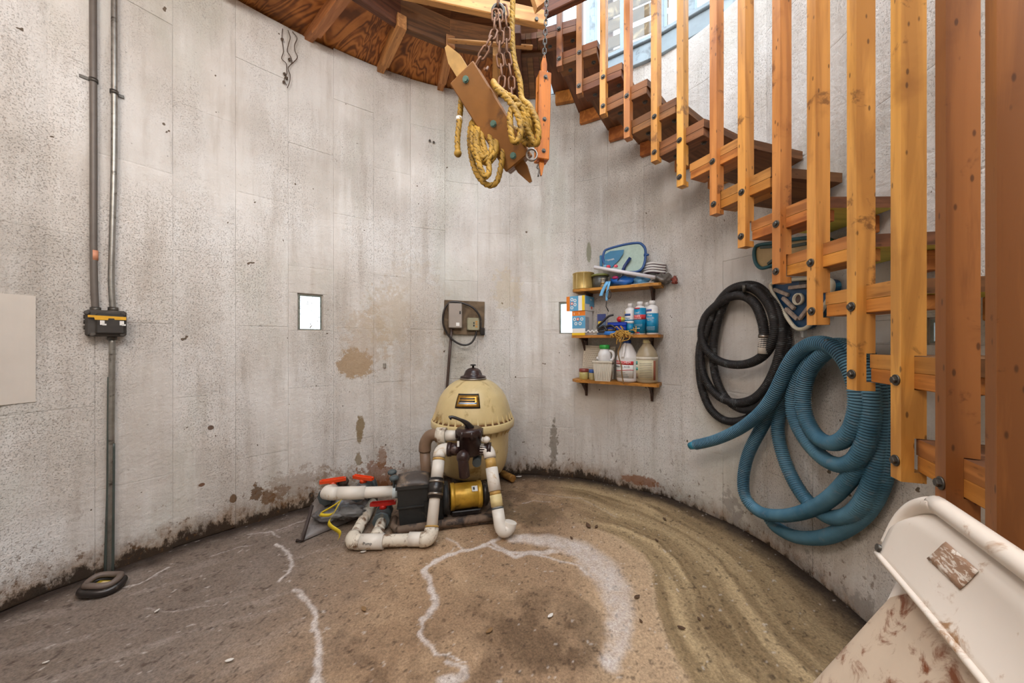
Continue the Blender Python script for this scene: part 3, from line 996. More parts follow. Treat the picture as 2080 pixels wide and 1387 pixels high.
# ------------------------------------------------------------------ upper window band standing on the wall top
wtop = [(-.35, 2.86), (.16, 2.83), (.60, 2.66), (1.02, 2.385), (1.52, 1.93), (1.62, 1.25), (1.45, .55)]
M_wht = plain('white_paint', '#d9dde0', .5, 0, .06)
for n, (a, b) in enumerate(zip(wtop, wtop[1:])):
    a = Vector((a[0], a[1], 0)); b = Vector((b[0], b[1], 0))
    d = (b - a).normalized(); mid = (a + b) / 2; L = (b - a).length
    win = empty('window_%d' % (n + 4), (mid.x, mid.y, 3.0), kind='structure')
    tag(win, 'blue gray framed window panel on top of the wall')
    nrm = Vector((d.y, -d.x, 0)) if Vector((d.y, -d.x, 0)).dot(SC - mid) > 0 else Vector((-d.y, d.x, 0))
    M = frame(Vector((mid.x, mid.y, 3.0)), d, Vector((0, 0, 1)).cross(d), (0, 0, 1))
    def bar(nm, cx, cz, sx, sz, ty=.06, mat=M_bluegray, cy=0):
        m = MB(); m.box((cx, cy, cz), (sx, ty, sz), ch=.004); return m.build(nm, mat, win, M=M)
    bar('sill_beam', 0, .052, L + .05, .12, .11)
    bar('sill', 0, .128, L + .02, .03, .15)
    bar('head_rail', 0, 1.78, L + .02, .08, .08)
    ks = {0: [-.48, 0, .48], 1: [-.46, -.05, .49], 2: [-.44, .02, .47], 3: [-.47, -.28, -.19, .1, .48]}.get(n, [-.48, 0, .48])
    for kk in ks: bar('mullion', kk * L, .94, .042, 1.6, .07)
    bar('glass_pane', 0, .94, L * .97, 1.6, .004, M_glass, .0)
m = MB()   # grey sheet hung inside the right-hand window
# ------------------------------------------------------------------ materials of the objects
M_cream = plain('aged_cream_tank', '#d3bd8a', .32, 0, .14, 6, .06, 30, '#9c7f4c', .35, 7, .5)
M_cream_dirt = plain('rusty_rim_dirt', '#6d4a26', .9, 0, .5, 40, .3)
M_blackp = plain('black_plastic', '#26211f', .32, 0, .3, 20, .05, 80, '#5e544a', .22, 16, .5)
M_brownp = plain('dark_brown_valve_plastic', '#33211e', .3, 0, .25, 20, .05, 80, '#6b5750', .2, 20, .5)
M_chrome = plain('dull_clamp_metal', '#9a9187', .35, .9, .2, 30)
M_pvc = plain('white_pvc', '#ddd6cb', .4, 0, .06, 8, .03, 60, '#b59669', .18, 14, .45)
M_pvcd = plain('dirt_speckled_pvc', '#d8cfbe', .5, 0, .1, 8, .06, 60, '#6a4a2c', .62, 24)
M_glue = plain('yellow_pipe_cement', '#b8924e', .5, 0, .3, 30)
M_grayp = plain('gray_valve_plastic', '#4b5456', .5, 0, .2, 20, .06, 60, '#7a6c5a', .4, 12)
M_orange = plain('orange_handle_plastic', '#e0491c', .42, 0, .1, 20)
M_red = plain('red_handle_plastic', '#d2261d', .4, 0, .1, 20)
M_gold = plain('gold_motor_paint', '#c49a35', .38, .35, .25, 14, .08, 60, '#5d4520', .42, 9)
M_pump = plain('dusty_black_pump', '#2b2b2a', .55, 0, .3, 10, .1, 60, '#7d6a55', .45, 5)
M_dusty = plain('dusty_pump_base', '#6f5c4c', .8, 0, .35, 14, .2, 70, '#312b28', .55, 12)
M_white = plain('white_print', '#e9e7e2', .5, 0, .04)
M_ink = plain('black_ink', '#1d1c1c', .6, 0, .1)
M_brass = plain('brass_plate', '#b98b3c', .3, .8, .25, 40)

def text(s, size, M, mat, parent, R=None, align='CENTER', name='lettering', squeeze=1.0):
    cu = bpy.data.curves.new('t', 'FONT'); cu.body = s; cu.size = size; cu.align_x = align; cu.align_y = 'CENTER'; cu.extrude = .0003; cu.resolution_u = 2
    ob = bpy.data.objects.new('t', cu); COL.objects.link(ob)
    me = bpy.data.meshes.new_from_object(ob.evaluated_get(bpy.context.evaluated_depsgraph_get()))
    bpy.data.objects.remove(ob)
    v = [x.co.copy() for x in me.vertices]; f = [tuple(p.vertices) for p in me.polygons]
    bpy.data.meshes.remove(me)
    m = MB()
    if R:
        v = [Vector((( R + p.z) * sin(p.x * squeeze / R), p.y, (R + p.z) * cos(p.x * squeeze / R))) for p in v]
    else:
        v = [Vector((p.x * squeeze, p.y, p.z)) for p in v]
    m.add(v, f)
    return m.build(name, mat, parent, M=M)

# ------------------------------------------------------------------ pool sand filter
T0 = Vector((-.271, 2.40, 0))
filt = empty('sand_filter', T0, 'cream pool sand filter tank with black dome cap and brass plate', 'filter')
MT = Matrix.Translation(T0)
m = MB(); m.lathe([(.10, .135), (.16, .140), (.205, .165), (.230, .215), (.243, .29), (.247, .40), (.252, .455), (.262, .472)], MT, 48); m.build('lower_tank', M_cream, filt)
m = MB(); m.lathe([(.255, .468), (.283, .470), (.287, .480), (.287, .512), (.281, .520), (.262, .521)], MT, 56); m.build('clamp_flange', M_cream, filt)
m = MB(); m.lathe([(.266, .5195), (.264, .545), (.257, .585), (.245, .625), (.226, .672), (.200, .712), (.165, .748), (.125, .775), (.085, .788)], MT, 56); dome = m.build('upper_dome', M_cream, filt)
m = MB()
for k_ in range(36):
    a = 2 * pi * k_ / 36 + .05
    Mr = MT @ Matrix.Rotation(a, 4, 'Z')
    m.add([(.281, -.006, .519), (.281, .006, .519), (.259, 0, .575), (.250, -.006, .519), (.250, .006, .519)], [(0, 1, 2), (1, 4, 2), (3, 0, 2), (0, 3, 4, 1)], 0, False, Mr)
    m.add([(.280, -.005, .471), (.280, .005, .471), (.246, 0, .425), (.240, -.005, .471), (.240, .005, .471)], [(1, 0, 2), (4, 1, 2), (0, 3, 2), (0, 1, 4, 3)], 0, False, Mr)
tag(m.build('flange_ribs', M_cream, filt), kind='stuff')
m = MB(); m.lathe([(.2645, .5205), (.277, .5212), (.270, .527), (.2645, .530)], MT, 56); m.build('rim_dirt', M_cream_dirt, filt)
m = MB(); m.lathe([(.165, .0), (.17, .012), (.15, .02), (.145, .12), (.155, .142)], MT, 32); m.build('foot', M_blackp, filt)
m = MB(); m.lathe([(.080, .786), (.092, .788), (.094, .796), (.084, .802)], MT, 32); m.build('cap_ring', M_chrome, filt)
m = MB(); m.lathe([(.088, .800), (.088, .808), (.066, .814), (.062, .826), (.052, .848), (.034, .862), (.010, .868)], MT, 32); cp = m.build('cap', M_brownp, filt)
m = MB(); m.lathe([(.007, .866), (.007, .880), (.020, .883), (.020, .889), (.008, .892)], MT, 10); m.build('vent_knob', M_blackp, cp)
# name plate bent to the dome
m = MB(); m2 = MB(); m3 = MB()
def dome_r(z):
    pr = [(.545, .264), (.585, .257), (.625, .245), (.672, .226), (.712, .200), (.748, .165)]
    return float(np.interp(z, [p_[0] for p_ in pr], [p_[1] for p_ in pr]))
def dsurf(a, z, off):
    r_ = dome_r(z) + off
    return Vector((T0.x + r_ * sin(a), T0.y - r_ * cos(a), z))
PA, PW = -.035, .33
def plate(mb_, a0, a1, z0, z1, off, th=.003): mb_.grid(lambda s_, t_: dsurf(a0 + (a1 - a0) * s_, z0 + (z1 - z0) * t_, off), 8, 5, 0, True, th)
plate(m, PA - PW, PA + PW, .632, .716, .006); pl_ = m.build('name_plate', M_ink, filt)
plate(m2, PA - PW * .92, PA + PW * .92, .640, .708, .0075); m2.build('plate_face', M_brass, pl_)
for z0, z1 in ((.684, .692), (.669, .678)): plate(m3, PA - PW * .7, PA + PW * .6, z0, z1, .0085, .001)
tag(m3.build('plate_print', M_ink, pl_), kind='stuff')
m3 = MB(); plate(m3, PA - PW * .75, PA + PW * .75, .656, .667, .0085, .001); m3.build('plate_stripe', plain('plate_blue_stripe', '#8fa0b4', .35, .4), pl_)

# multiport valve on the front of the tank
V0 = Vector((-.251, 2.03, .0)); MV = Matrix.Translation(V0)
val = empty('multiport_valve', V0 + Vector((0, 0, .30)), 'dark brown multiport valve with black lever in front of the cream tank', 'valve')
m = MB(); m.lathe([(.058, .385), (.068, .395), (.070, .50), (.078, .502), (.080, .53), (.074, .54), (.055, .545)], MV, 28)
m.build('valve_body', M_brownp, val)
m = MB()
for k_ in range(8):
    a = 2 * pi * k_ / 8 + .3
    m.lathe([(.009, .49), (.009, .535)], MV @ Matrix.Translation((.074 * cos(a), .074 * sin(a), 0)), 8)
tag(m.build('body_bosses', M_brownp, val), kind='stuff')
for sx in (-1, 1):
    m = MB(); m.cyl(V0 + Vector((sx * .05, 0, .415)), V0 + Vector((sx * .125, 0, .415)), .036, 18); m.cyl(V0 + Vector((sx * .105, 0, .415)), V0 + Vector((sx * .128, 0, .415)), .041, 18); m.build('side_port', M_brownp, val)
m = MB(); m.tube(catmull([V0 + Vector(p_) for p_ in [(-.02, -.03, .40), (-.024, -.085, .405), (-.022, -.105, .385), (-.018, -.105, .34), (-.014, -.10, .295)]], 5), .03, 16, radii=None)
m.ball(tuple(V0 + Vector((-.023, -.098, .402))), .038, seg=14); m.build('bottom_port', M_brownp, val)
m = MB(); m.cyl(V0 + Vector((.04, .09, .36)), V0 + Vector((.045, -.02, .34)), .026, 14); m.build('tank_port', M_grayp, val)
m = MB()
hp = catmull([V0 + Vector(p_) for p_ in [(.005, -.01, .546), (-.012, -.03, .575), (-.045, -.05, .60), (-.09, -.06, .618), (-.105, -.062, .612)]], 6)
m.tube(hp, .012, 10, radii=[.022 - .013 * min(1, i / 12) + (.004 if i > len(hp) - 5 else 0) for i in range(len(hp))]); m.lathe([(.028, .544), (.026, .556), (.012, .562)], MV, 14)
m.build('lever', M_blackp, val)
m = MB(); m.cyl(V0 + Vector((.07, 0, .475)), V0 + Vector((.085, -.01, .475)), .014, 10); m.ball(tuple(V0 + Vector((.102, -.012, .475))), .022, (1, 1, .9), 12); m.build('sight_plug', M_pvc, val)
m = MB(); m.box(tuple(V0 + Vector((-.058, -.05, .462))), (.012, .004, .032), Matrix.Identity(4)); m.build('sticker', M_white, val)

def pipe_run(name, label, r, segs, origin=None):
    """segs: list of (part name, points, radius, material)"""
    o0 = origin if origin is not None else Vector(segs[0][1][0])
    root = empty(name, (o0[0], o0[1], max(o0[2] - r, 0)), label, 'pipe')
    for nm, pts, rr, mt in segs:
        m = MB(); m.tube(pts, rr, 16); m.build(nm, mt, root)
    return root
def elbow(c, d0, d1, r, L=.05):
    c = Vector(c); d0 = Vector(d0).normalized(); d1 = Vector(d1).normalized()
    return [c + d0 * L] + [ (c + d0 * .032).lerp(c, t_).lerp(c.lerp(c + d1 * .032, t_), t_) for t_ in (0, .2, .4, .6, .8, 1)] + [c + d1 * L]
LT = Vector((-.425, 2.03, .415)); LB = Vector((-.4175, 1.765, .038))
RT = Vector((-.137, 2.03, .415)); RB = Vector((-.058, 1.83, .038))
up = (LT - LB).normalized()
LW = Vector((-.815, 1.745, .036))
BK = Vector((-.865, 2.14, .048)); bk = (BK - LW).normalized()
segs = [('pipe', [LB + up * .04, LT - up * .03], .0295, M_pvc), ('elbow', elbow(LT, -up, (1, 0, 0), .036), .036, M_pvc), ('collar', [LT + Vector((.045, 0, 0)), LT + Vector((.075, 0, 0))], .034, M_pvcd),
        ('collar', [LT - up * .165, LT - up * .06], .035, M_pvc), ('cement_ring', [LT - up * .068, LT - up * .055], .0355, M_glue),
        ('rubber_coupling', [LT - up * .27, LT - up * .165], .041, M_blackp), ('hose_clamp', [LT - up * .19, LT - up * .178], .0425, M_chrome), ('hose_clamp', [LT - up * .255, LT - up * .243], .0425, M_chrome),
        ('elbow', elbow(LB, up, (-1, -.04, 0), .037), .037, M_pvcd), ('cement_ring', [LB + up * .052, LB + up * .060], .0355, M_glue),
        ('pipe', [LB + Vector((-.03, 0, 0)), LW + Vector((.03, 0, 0))], .0295, M_pvcd), ('collar', [LB + Vector((-.11, 0, 0)), LB + Vector((-.035, 0, 0))], .034, M_pvc),
        ('tee_collar', [LW + Vector((.05, 0, 0)), LW + Vector((.165, .004, 0))], .037, M_pvc), ('elbow', elbow(LW, (1, 0, 0), bk, .037), .037, M_pvcd),
        ('pipe', [LW + bk * .03, BK], .0285, M_pvcd), ('collar', [LW + bk * .22, LW + bk * .33], .032, M_pvcd)]
pr1 = pipe_run('pvc_pipe', 'white pvc pipe with rubber coupling running down left and along the floor', .036, segs, LB)
text('Pump', .020, frame(LW + Vector((.098, -.0375, .012)), (1, .02, 0), (0, .3, 1), (0, -1, .3)), M_ink, pr1)
B2 = Vector((-.728, 1.925, .046)); S2 = Vector((-.700, 1.775, .036)); b2d = (B2 - S2).normalized()
pipe_run('branch_pipe', 'short dirt speckled pipe branch below the red handled valve', .03, [('pipe', [S2, B2], .0285, M_pvcd), ('collar', [S2, S2 + b2d * .05], .034, M_pvcd)])
upr = (RT - RB).normalized(); fwd = Vector((.6, .35, .72))
segs = [('pipe', [RB + upr * .04, RT - upr * .03], .0285, M_pvc), ('elbow', elbow(RT, -upr, (-1, 0, 0), .036), .036, M_pvc), ('collar', [RT + Vector((-.058, 0, 0)), RT + Vector((-.04, 0, 0))], .034, M_glue),
        ('cement_ring', [RT - upr * .105, RT - upr * .055], .031, M_glue), ('collar', [RT - upr * .23, RT - upr * .105], .035, M_pvc), ('cement_ring', [RT - upr * .25, RT - upr * .23], .031, M_glue), ('label_collar', [RT - upr * .31, RT - upr * .25], .0335, plain('cream_sticker', '#d9c690', .5, 0, .15, 30)),
        ('seal_ring', [RB + upr * .112, RB + upr * .118], .034, M_grayp), ('elbow', [RB + upr * .115, RB + upr * .05, RB + upr * .03] + catmull([RB + upr * .015 + Vector((.004, 0, -.002)), RB + Vector((.018, .010, .000)), RB + Vector((.042, .02, .012)), RB + Vector((.052, .026, .042))], 5), .033, M_pvc)]
pipe_run('return_pipe', 'white pvc pipe with yellow rings standing right of the pump motor', .036, segs, RB)
# brown elbow going down behind and its pale union nut
U = V0 + Vector((-.165, .03, .488))
segs = [('elbow', catmull([U + Vector((-.02, .01, 0)), U + Vector((-.075, .02, -.005)), U + Vector((-.105, .02, -.045)), U + Vector((-.11, .02, -.10))], 5), .036, plain('tan_brown_pipe', '#7c6450', .45, 0, .15)), ('pipe', [U + Vector((-.11, .02, -.10)), U + Vector((-.105, .05, -.35))], .031, bpy.data.materials['tan_brown_pipe']),
        ('union_nut', [U + Vector((-.035, .01, 0)), U + Vector((.02, .005, 0))], .046, M_pvcd), ('collar', [U + Vector((.02, .005, 0)), U + Vector((.088, 0, 0))], .031, M_pvc), ('lower_pipe', [U + Vector((-.105, .05, -.34)), U + Vector((-.09, .08, -.463))], .034, plain('yellowed_fitting', '#b79d63', .5, 0, .2))]
pipe_run('drain_pipe', 'tan brown elbow pipe dropping behind the left white pipe', .03, segs, U + Vector((-.09, .08, -.46)))

# ------------------------------------------------------------------ pool pump
PO = Vector((-.645, 1.842, 0)); pe = Vector((.969, .247, 0)).normalized(); pn = Vector((-pe.y, pe.x, 0))
pump = empty('pool_pump', PO + pe * .28 + pn * .12, 'black pool pump with gold painted motor on a dusty base plate', 'pump')
MPp = frame(PO, pe, pn, (0, 0, 1))
m = MB()
m.prism([(0, .045), (.035, 0), (.145, 0), (.17, .012), (.555, .012), (.575, .03), (.575, .2), (.555, .22), (.04, .22), (0, .18)], .028, MPp @ Matrix.Translation((0, 0, .004)))
m.build('base_plate', M_dusty, pump)
m = MB(); m.tube([MPp @ Vector(p_) for p_ in catmull([(.03, .012, .03), (.10, .012, .032), (.3, .018, .032), (.56, .018, .032)], 4)], .021, 12); m.tube([MPp @ Vector(p_) for p_ in [(.005, .15, .03), (.005, .06, .03), (.03, .016, .03)]], .018, 10); tag(m.build('base_rim', M_dusty, pump), kind='stuff')
def tb(m, x0, x1, y0, y1, z0, z1, tx, ty, mi=0):
    v = [(x0 + tx, y0 + ty, z0), (x1 - tx, y0 + ty, z0), (x1 - tx, y1 - ty, z0), (x0 + tx, y1 - ty, z0), (x0, y0, z1), (x1, y0, z1), (x1, y1, z1), (x0, y1, z1)]
    m.add(v, [(3, 2, 1, 0), (4, 5, 6, 7), (0, 1, 5, 4), (1, 2, 6, 5), (2, 3, 7, 6), (3, 0, 4, 7)], mi, False, MPp)
m = MB(); tb(m, .025, .195, .04, .20, .03, .245, .014, .012); tb(m, .018, .205, .034, .207, .235, .252, 0, 0); tb(m, .024, .196, .037, .203, .13, .137, 0, 0); m.build('strainer_pot', M_pump, pump)
m = MB(); m.grid(lambda a, b: MPp @ Vector((.022 + .18 * a, .036 + .168 * b, .253 + .032 * sin(pi * a) ** .6 * sin(pi * min(max(b, 0), 1)) ** .5 + .01 * b)), 10, 10, 0, True, .008); lid = m.build('strainer_lid', plain('dusty_lid', '#4d4540', .5, 0, .25, 12, .1, 60, '#8d7a66', .4, 8), pump)
for px_, py_ in ((.018, .075), (.0, .17)):
    m = MB(); m.lathe([(.007, .225), (.007, .272), (.024, .275), (.026, .287), (.018, .295), (.006, .297)], MPp @ Matrix.Translation((px_ - .012, py_ + .02, 0)), 14); m.build('lid_knob', M_grayp, pump)
m = MB(); tb(m, .19, .285, .05, .19, .03, .235, .008, .01); tb(m, .17, .262, .035, .07, .04, .155, .01, .004); m.build('volute', M_pump, pump)
m = MB(); m.cyl(MPp @ Vector((.275, .12, .132)), MPp @ Vector((.305, .12, .132)), .092, 28); m.build('seal_plate', M_pump, pump)
AX = lambda s_: MPp @ Vector((s_, .12, .132))
m = MB(); m.cyl(AX(.318), AX(.505), .072, 36, ch=.004); mo = m.build('motor', M_gold, pump)
m = MB()
for s_ in (.318, .478):
    m.cyl(AX(s_), AX(s_ + .026), .0765, 36, ch=.003)
tag(m.build('end_bells', M_gold, mo), kind='stuff')
m = MB(); m.cyl(AX(.505), AX(.545), .070, 30, ch=.012); m.build('end_cap', M_blackp, pump)
m = MB(); m.box((.41, .12, .050), (.17, .10, .028), MPp, .004); m.build('motor_cradle', M_blackp, pump)
m = MB()
def msurf(s0, s1, a0, a1): m.grid(lambda x_, y_: MPp @ Vector((s0 + (s1 - s0) * x_, .12 - .0745 * sin(a0 + (a1 - a0) * y_), .132 + .0745 * cos(a0 + (a1 - a0) * y_))), 4, 6, 0, True, -.001)
msurf(.44, .475, .95, .5); m.build('motor_label', M_white, pump)
m = MB(); msurf(.447, .458, .85, .6); m.build('label_print', M_ink, pump)
# pale suction pipe entering the strainer
SA = MPp @ Vector((.028, .11, .20)); SB = Vector((-1.0, 1.87, .224)); sd = (SA - SB).normalized()
segs = [('pipe', [SB + sd * .1, SA], .030, M_pvc), ('collar', [SB + sd * .05, SB + sd * .19], .0345, M_pvc), ('flange', [SA - sd * .03, SA], .036, plain('pale_blue_fitting', '#c3cfd2', .45, 0, .06)),
        ('elbow', [SB + sd * .05, SB + sd * .02, SB + Vector((-.012, .012, 0)), SB + Vector((-.02, .04, -.005)), SB + Vector((-.02, .09, -.02))], .0345, M_pvc)]
pipe_run('suction_pipe', 'clean white pvc pipe lying level into the strainer pot', .03, segs, SA)
def valve(name, label, p_, h, mat, ang, body_dir):
    p_ = Vector(p_)
    root = empty(name, (p_.x, p_.y, 0 if h > .1 else .0), label, 'valve')
    d = Vector(body_dir).normalized()
    m = MB(); m.cyl(p_ + d * -.06 + Vector((0, 0, h)), p_ + d * .06 + Vector((0, 0, h)), .040, 16); m.ball((p_.x, p_.y, p_.z + h), .046, seg=14)
    for s_ in (-1, 1): m.cyl(p_ + d * (.045 * s_) + Vector((0, 0, h)), p_ + d * (.075 * s_) + Vector((0, 0, h)), .047, 8)
    m.build('valve_body', M_grayp, root)
    m = MB(); z_ = h + .042
    Mh = frame(p_ + Vector((0, 0, z_)), (cos(ang), sin(ang), .0), (-sin(ang), cos(ang), 0), (0, 0, 1))
    m.lathe([(.022, 0), (.018, .02)], Mh, 12)
    m.prism([(-.07, -.011), (-.03, -.017), (.03, -.017), (.07, -.011), (.07, .011), (.03, .017), (-.03, .017), (-.07, .011)], .017, Mh @ Matrix.Translation((0, 0, .018)))
    m.box((0, 0, .038), (.12, .005, .008), Mh)
    m.build('handle', mat, root)
    if h > .1:
        m = MB(); m.tube([p_ + d * .07 + Vector((0, 0, h)), p_ + d * .1 + Vector((0, 0, h)), p_ + d * .115 + Vector((0, 0, h - .03)), p_ + d * .115 + Vector((0, 0, .003))], .03, 12); m.build('stub_pipe', M_grayp, root)
valve('ball_valve', 'gray ball valve with an orange handle pointing at the wall, farther from pump', (-1.065, 2.05, 0), .155, M_orange, .42, (.1, 1, 0))
valve('ball_valve', 'gray ball valve with an orange handle nearest the pump lid', (-.90, 2.085, 0), .158, M_orange, -.3, (.1, 1, 0))
valve('ball_valve', 'gray ball valve with a red handle low beside the pump', (-.742, 1.985, 0), .05, M_red, .2, (-.2, 1, 0))
m = MB(); m.ball((-1.025, 2.09, .20), .032, (1, .9, .9), 12, 8, jit=.15); m.cyl((-1.025, 2.10, 0), (-1.025, 2.09, .19), .022, 12)
tag(m.build('capped_pipe', plain('dark_brown_cap', '#4a3a30', .7, 0, .4), origin=(-1.025, 2.1, 0)), 'brown capped stub between the two orange handles', 'pipe')

# gray plastic sack slumped beside the pipes
g0, g1, g2, g3 = fp(606, 1103), fp(752, 1042), fp(770, 1026), fp(632, 1036)
def sack(a, b):
    p_ = (g0.lerp(g1, a)).lerp(g3.lerp(g2, a), b)
    e = sin(pi * min(max(a, .001), .999)) ** .45 * sin(pi * (b * .5)) ** .8 if b < .98 else .25
    h = .16 * e * (.6 + .4 * sin(3.1 * a + 1)) + .016 * sin(17 * a + 9 * b) * e + .014 * sin(13 * b - 15 * a) * e + .008 * sin(31 * a + 22 * b) * e
    return Vector((p_.x, p_.y, max(.004, h + .003)))
m = MB(); m.grid(sack, 26, 16, 0, True, .002)
sk = m.build('plastic_sack', plain('gray_plastic_film', '#817b78', .35, 0, .25, 9, .25, 22, '#56504d', .5, 6, .6), origin=g0)
m = MB(); M_fold = plain('shiny_blue_gray_film', '#7d7e7f', .38, 0, .35, 14, .5, 26, '#5a5654', .5, 12, .5)
for (u, v, d, sx, sy, sz) in [(668, 1044, 1.93, .085, .05, .030), (706, 1038, 1.96, .09, .05, .034)]:
    m = MB(); c_ = P(u, v, d); m.ball((c_.x, c_.y, c_.z), 1.0, (sx, sy, sz), 22, 14, jit=.42); m.build('plastic_fold', M_fold, sk)
tag(sk, 'gray plastic sack slumped on the floor beneath the white pipe', 'sack')
m = MB(); q0, q1 = P(614, 1097, 1.80), P(634, 1026, 1.90)
m.tube([q0 + Vector((-.03, 0, -.0)), q0, q1], .009, 8)
tag(m.build('bent_strip', plain('dark_brown_strip', '#40342f', .6, 0, .3), origin=q0), 'bent dark strip leaning along the gray sack', 'strip')
m = MB()
rb = catmull([P(u, v, d) for u, v, d in [(693, 1016, 1.80), (672, 1030, 1.78), (650, 1043, 1.77), (662, 1046, 1.76), (676, 1042, 1.76), (690, 1019, 1.79), (678, 1042, 1.75), (668, 1058, 1.74), (672, 1068, 1.74), (690, 1081, 1.745), (688, 1094, 1.75)]], 5)
for i in range(len(rb) - 1):
    pass
m.grid(lambda a, b: rb[int(round(a * (len(rb) - 1)))] + Vector((.012 * (b - .5), 0, .017 * (b - .5))), len(rb) - 1, 1, 0, True, .0008)
tag(m.build('caution_ribbon', plain('yellow_ribbon', '#d9c02c', .45, 0, .12), origin=rb[-1]), 'crumpled yellow ribbon tied on the pipe over the gray sack', 'ribbon')
a, b = fp(1021, 961, .03), fp(1043, 972, .03)
m = MB(); m.cyl(a, b, .026, 14, ch=.004)
tag(m.build('wooden_plug', wood('tan_plug_wood', '#a8763c', '#5c3a1b', 'X', .7), origin=(a.x, a.y, .004)), 'short tan wooden cylinder lying behind the cream tank', 'plug')
# debris on the floor
M_leaf = plain('dry_leaf', '#5d4430', .8, 0, .4, 30); M_chip = plain('white_paint_chip', '#d6d1c9', .7, 0, .08); M_tanchip = plain('tan_wood_flake', '#8a6a45', .8, 0, .2)
def leaf(u, v, s, ang, mat, name, label, cat, grp, curl=.35):
    p_ = fp(u, v); k_ = p_.y / FPX * s
    pts = [(-1, 0), (-.55, .38), (.1, .48), (.7, .25), (1, 0), (.6, -.3), (0, -.42), (-.6, -.33)]
    m = MB(); ca, sa = cos(ang), sin(ang)
    top = [Vector((p_.x + k_ * (x_ * ca - y_ * sa), p_.y + k_ * (x_ * sa + y_ * ca), .004 + k_ * curl * (x_ * x_ * .5 + y_ * y_))) for x_, y_ in pts]
    m.add([p_ + Vector((0, 0, .005))] + top + [t_ - Vector((0, 0, .002)) for t_ in top], [(0, 1 + i, 1 + (i + 1) % 8) for i in range(8)] + [(1 + i, 9 + i, 9 + (i + 1) % 8, 1 + (i + 1) % 8) for i in range(8)])
    tag(m.build(name, mat, origin=p_), label, cat, grp)
for u, v, s, lab in [(1195, 1068, 10, 'largest dry brown leaf on the tan floor right of the return pipe'), (1211, 1070, 6, 'tiny dark leaf just beside the largest dry leaf'), (1294, 1213, 8, 'curled brown leaf on the tan band beyond the salt crust'), (1384, 1276, 8, 'narrow dark leaf lying on the edge of the mud band'),
                     (1334, 1098, 5, 'small dark leaf on the tan floor below the shelves, near the mud edge'), (1161, 1093, 5, 'small brown leaf at the top of the white salt crust'), (1302, 1262, 5, 'small dark leaf below the curled leaf, beside the salt crust'), (1420, 1258, 5, 'lone small leaf out on the mud band, nearest its middle'), (1350, 1055, 6, 'small dark leaf on the mud band near the wall under the shelves')]:
    leaf(u, v, s, rnd.uniform(0, 6), M_leaf, 'dry_leaf', lab, 'leaf', 'dry leaves on the floor')
for u, v, s, lab in [(1118, 1251, 8, 'largest white paint flake, inside the ring of white salt lines'), (466, 1342, 8, 'white paint flake on the gray floor, nearest the viewer'), (319, 1241, 5, 'small white paint flake on the gray floor right of the cable coil'), (738, 1121, 6, 'white paint flake just in front of the marked tee pipe'), (93, 1346, 5, 'small white paint flake at the near left floor edge'), (1054, 968, 6, 'white paint flake against the wall beside the wooden plug')]:
    leaf(u, v, s, rnd.uniform(0, 6), M_chip, 'paint_chip', lab, 'chip', 'paint flakes on the floor', .15)
for u, v, s, lab in [(739, 1238, 9, 'tan flake of wood between the two white salt lines'), (994, 1282, 9, 'tan flake of wood inside the ring of salt lines')]:
    leaf(u, v, s, rnd.uniform(0, 6), M_tanchip, 'wood_flake', lab, 'flake', 'wood flakes on the floor', .3)
# ------------------------------------------------------------------ shelves on the curved wall
sA, sB = wp(1168, 677), wp(1342, 677)
se = Vector((sB.x - sA.x, sB.y - sA.y, 0)).normalized(); sn = Vector((se.y, -se.x, 0))
SL = (Vector((sB.x, sB.y, 0)) - Vector((sA.x, sA.y, 0))).length
SD = .15
M_shelf = wood('shelf_pine', '#b87a32', '#6b3e16', 'X', .5, .7, .4)
M_brk = plain('brown_bracket_metal', '#4b3329', .5, .3, .2)
def sp(s, back, z):  # point on a shelf: along, distance back from the front edge
    p_ = Vector((sA.x, sA.y, 0)) + se * s + sn * (SD - back)
    return Vector((p_.x, p_.y, z))
def s_at(u, back):
    o = Vector((sA.x, sA.y, 0)) + sn * (SD - back)
    k_ = (u - CU) / FPX
    return (k_ * o.y - o.x) / (se.x - k_ * se.y)
def at(u, back, z): return sp(s_at(u, back), back, z)
def zat(u, v, back): return CAMH + (CV - v) * at(u, back, 0).y / FPX
def pxw(u, back): return at(u, back, 0).y / FPX
SHZ = []
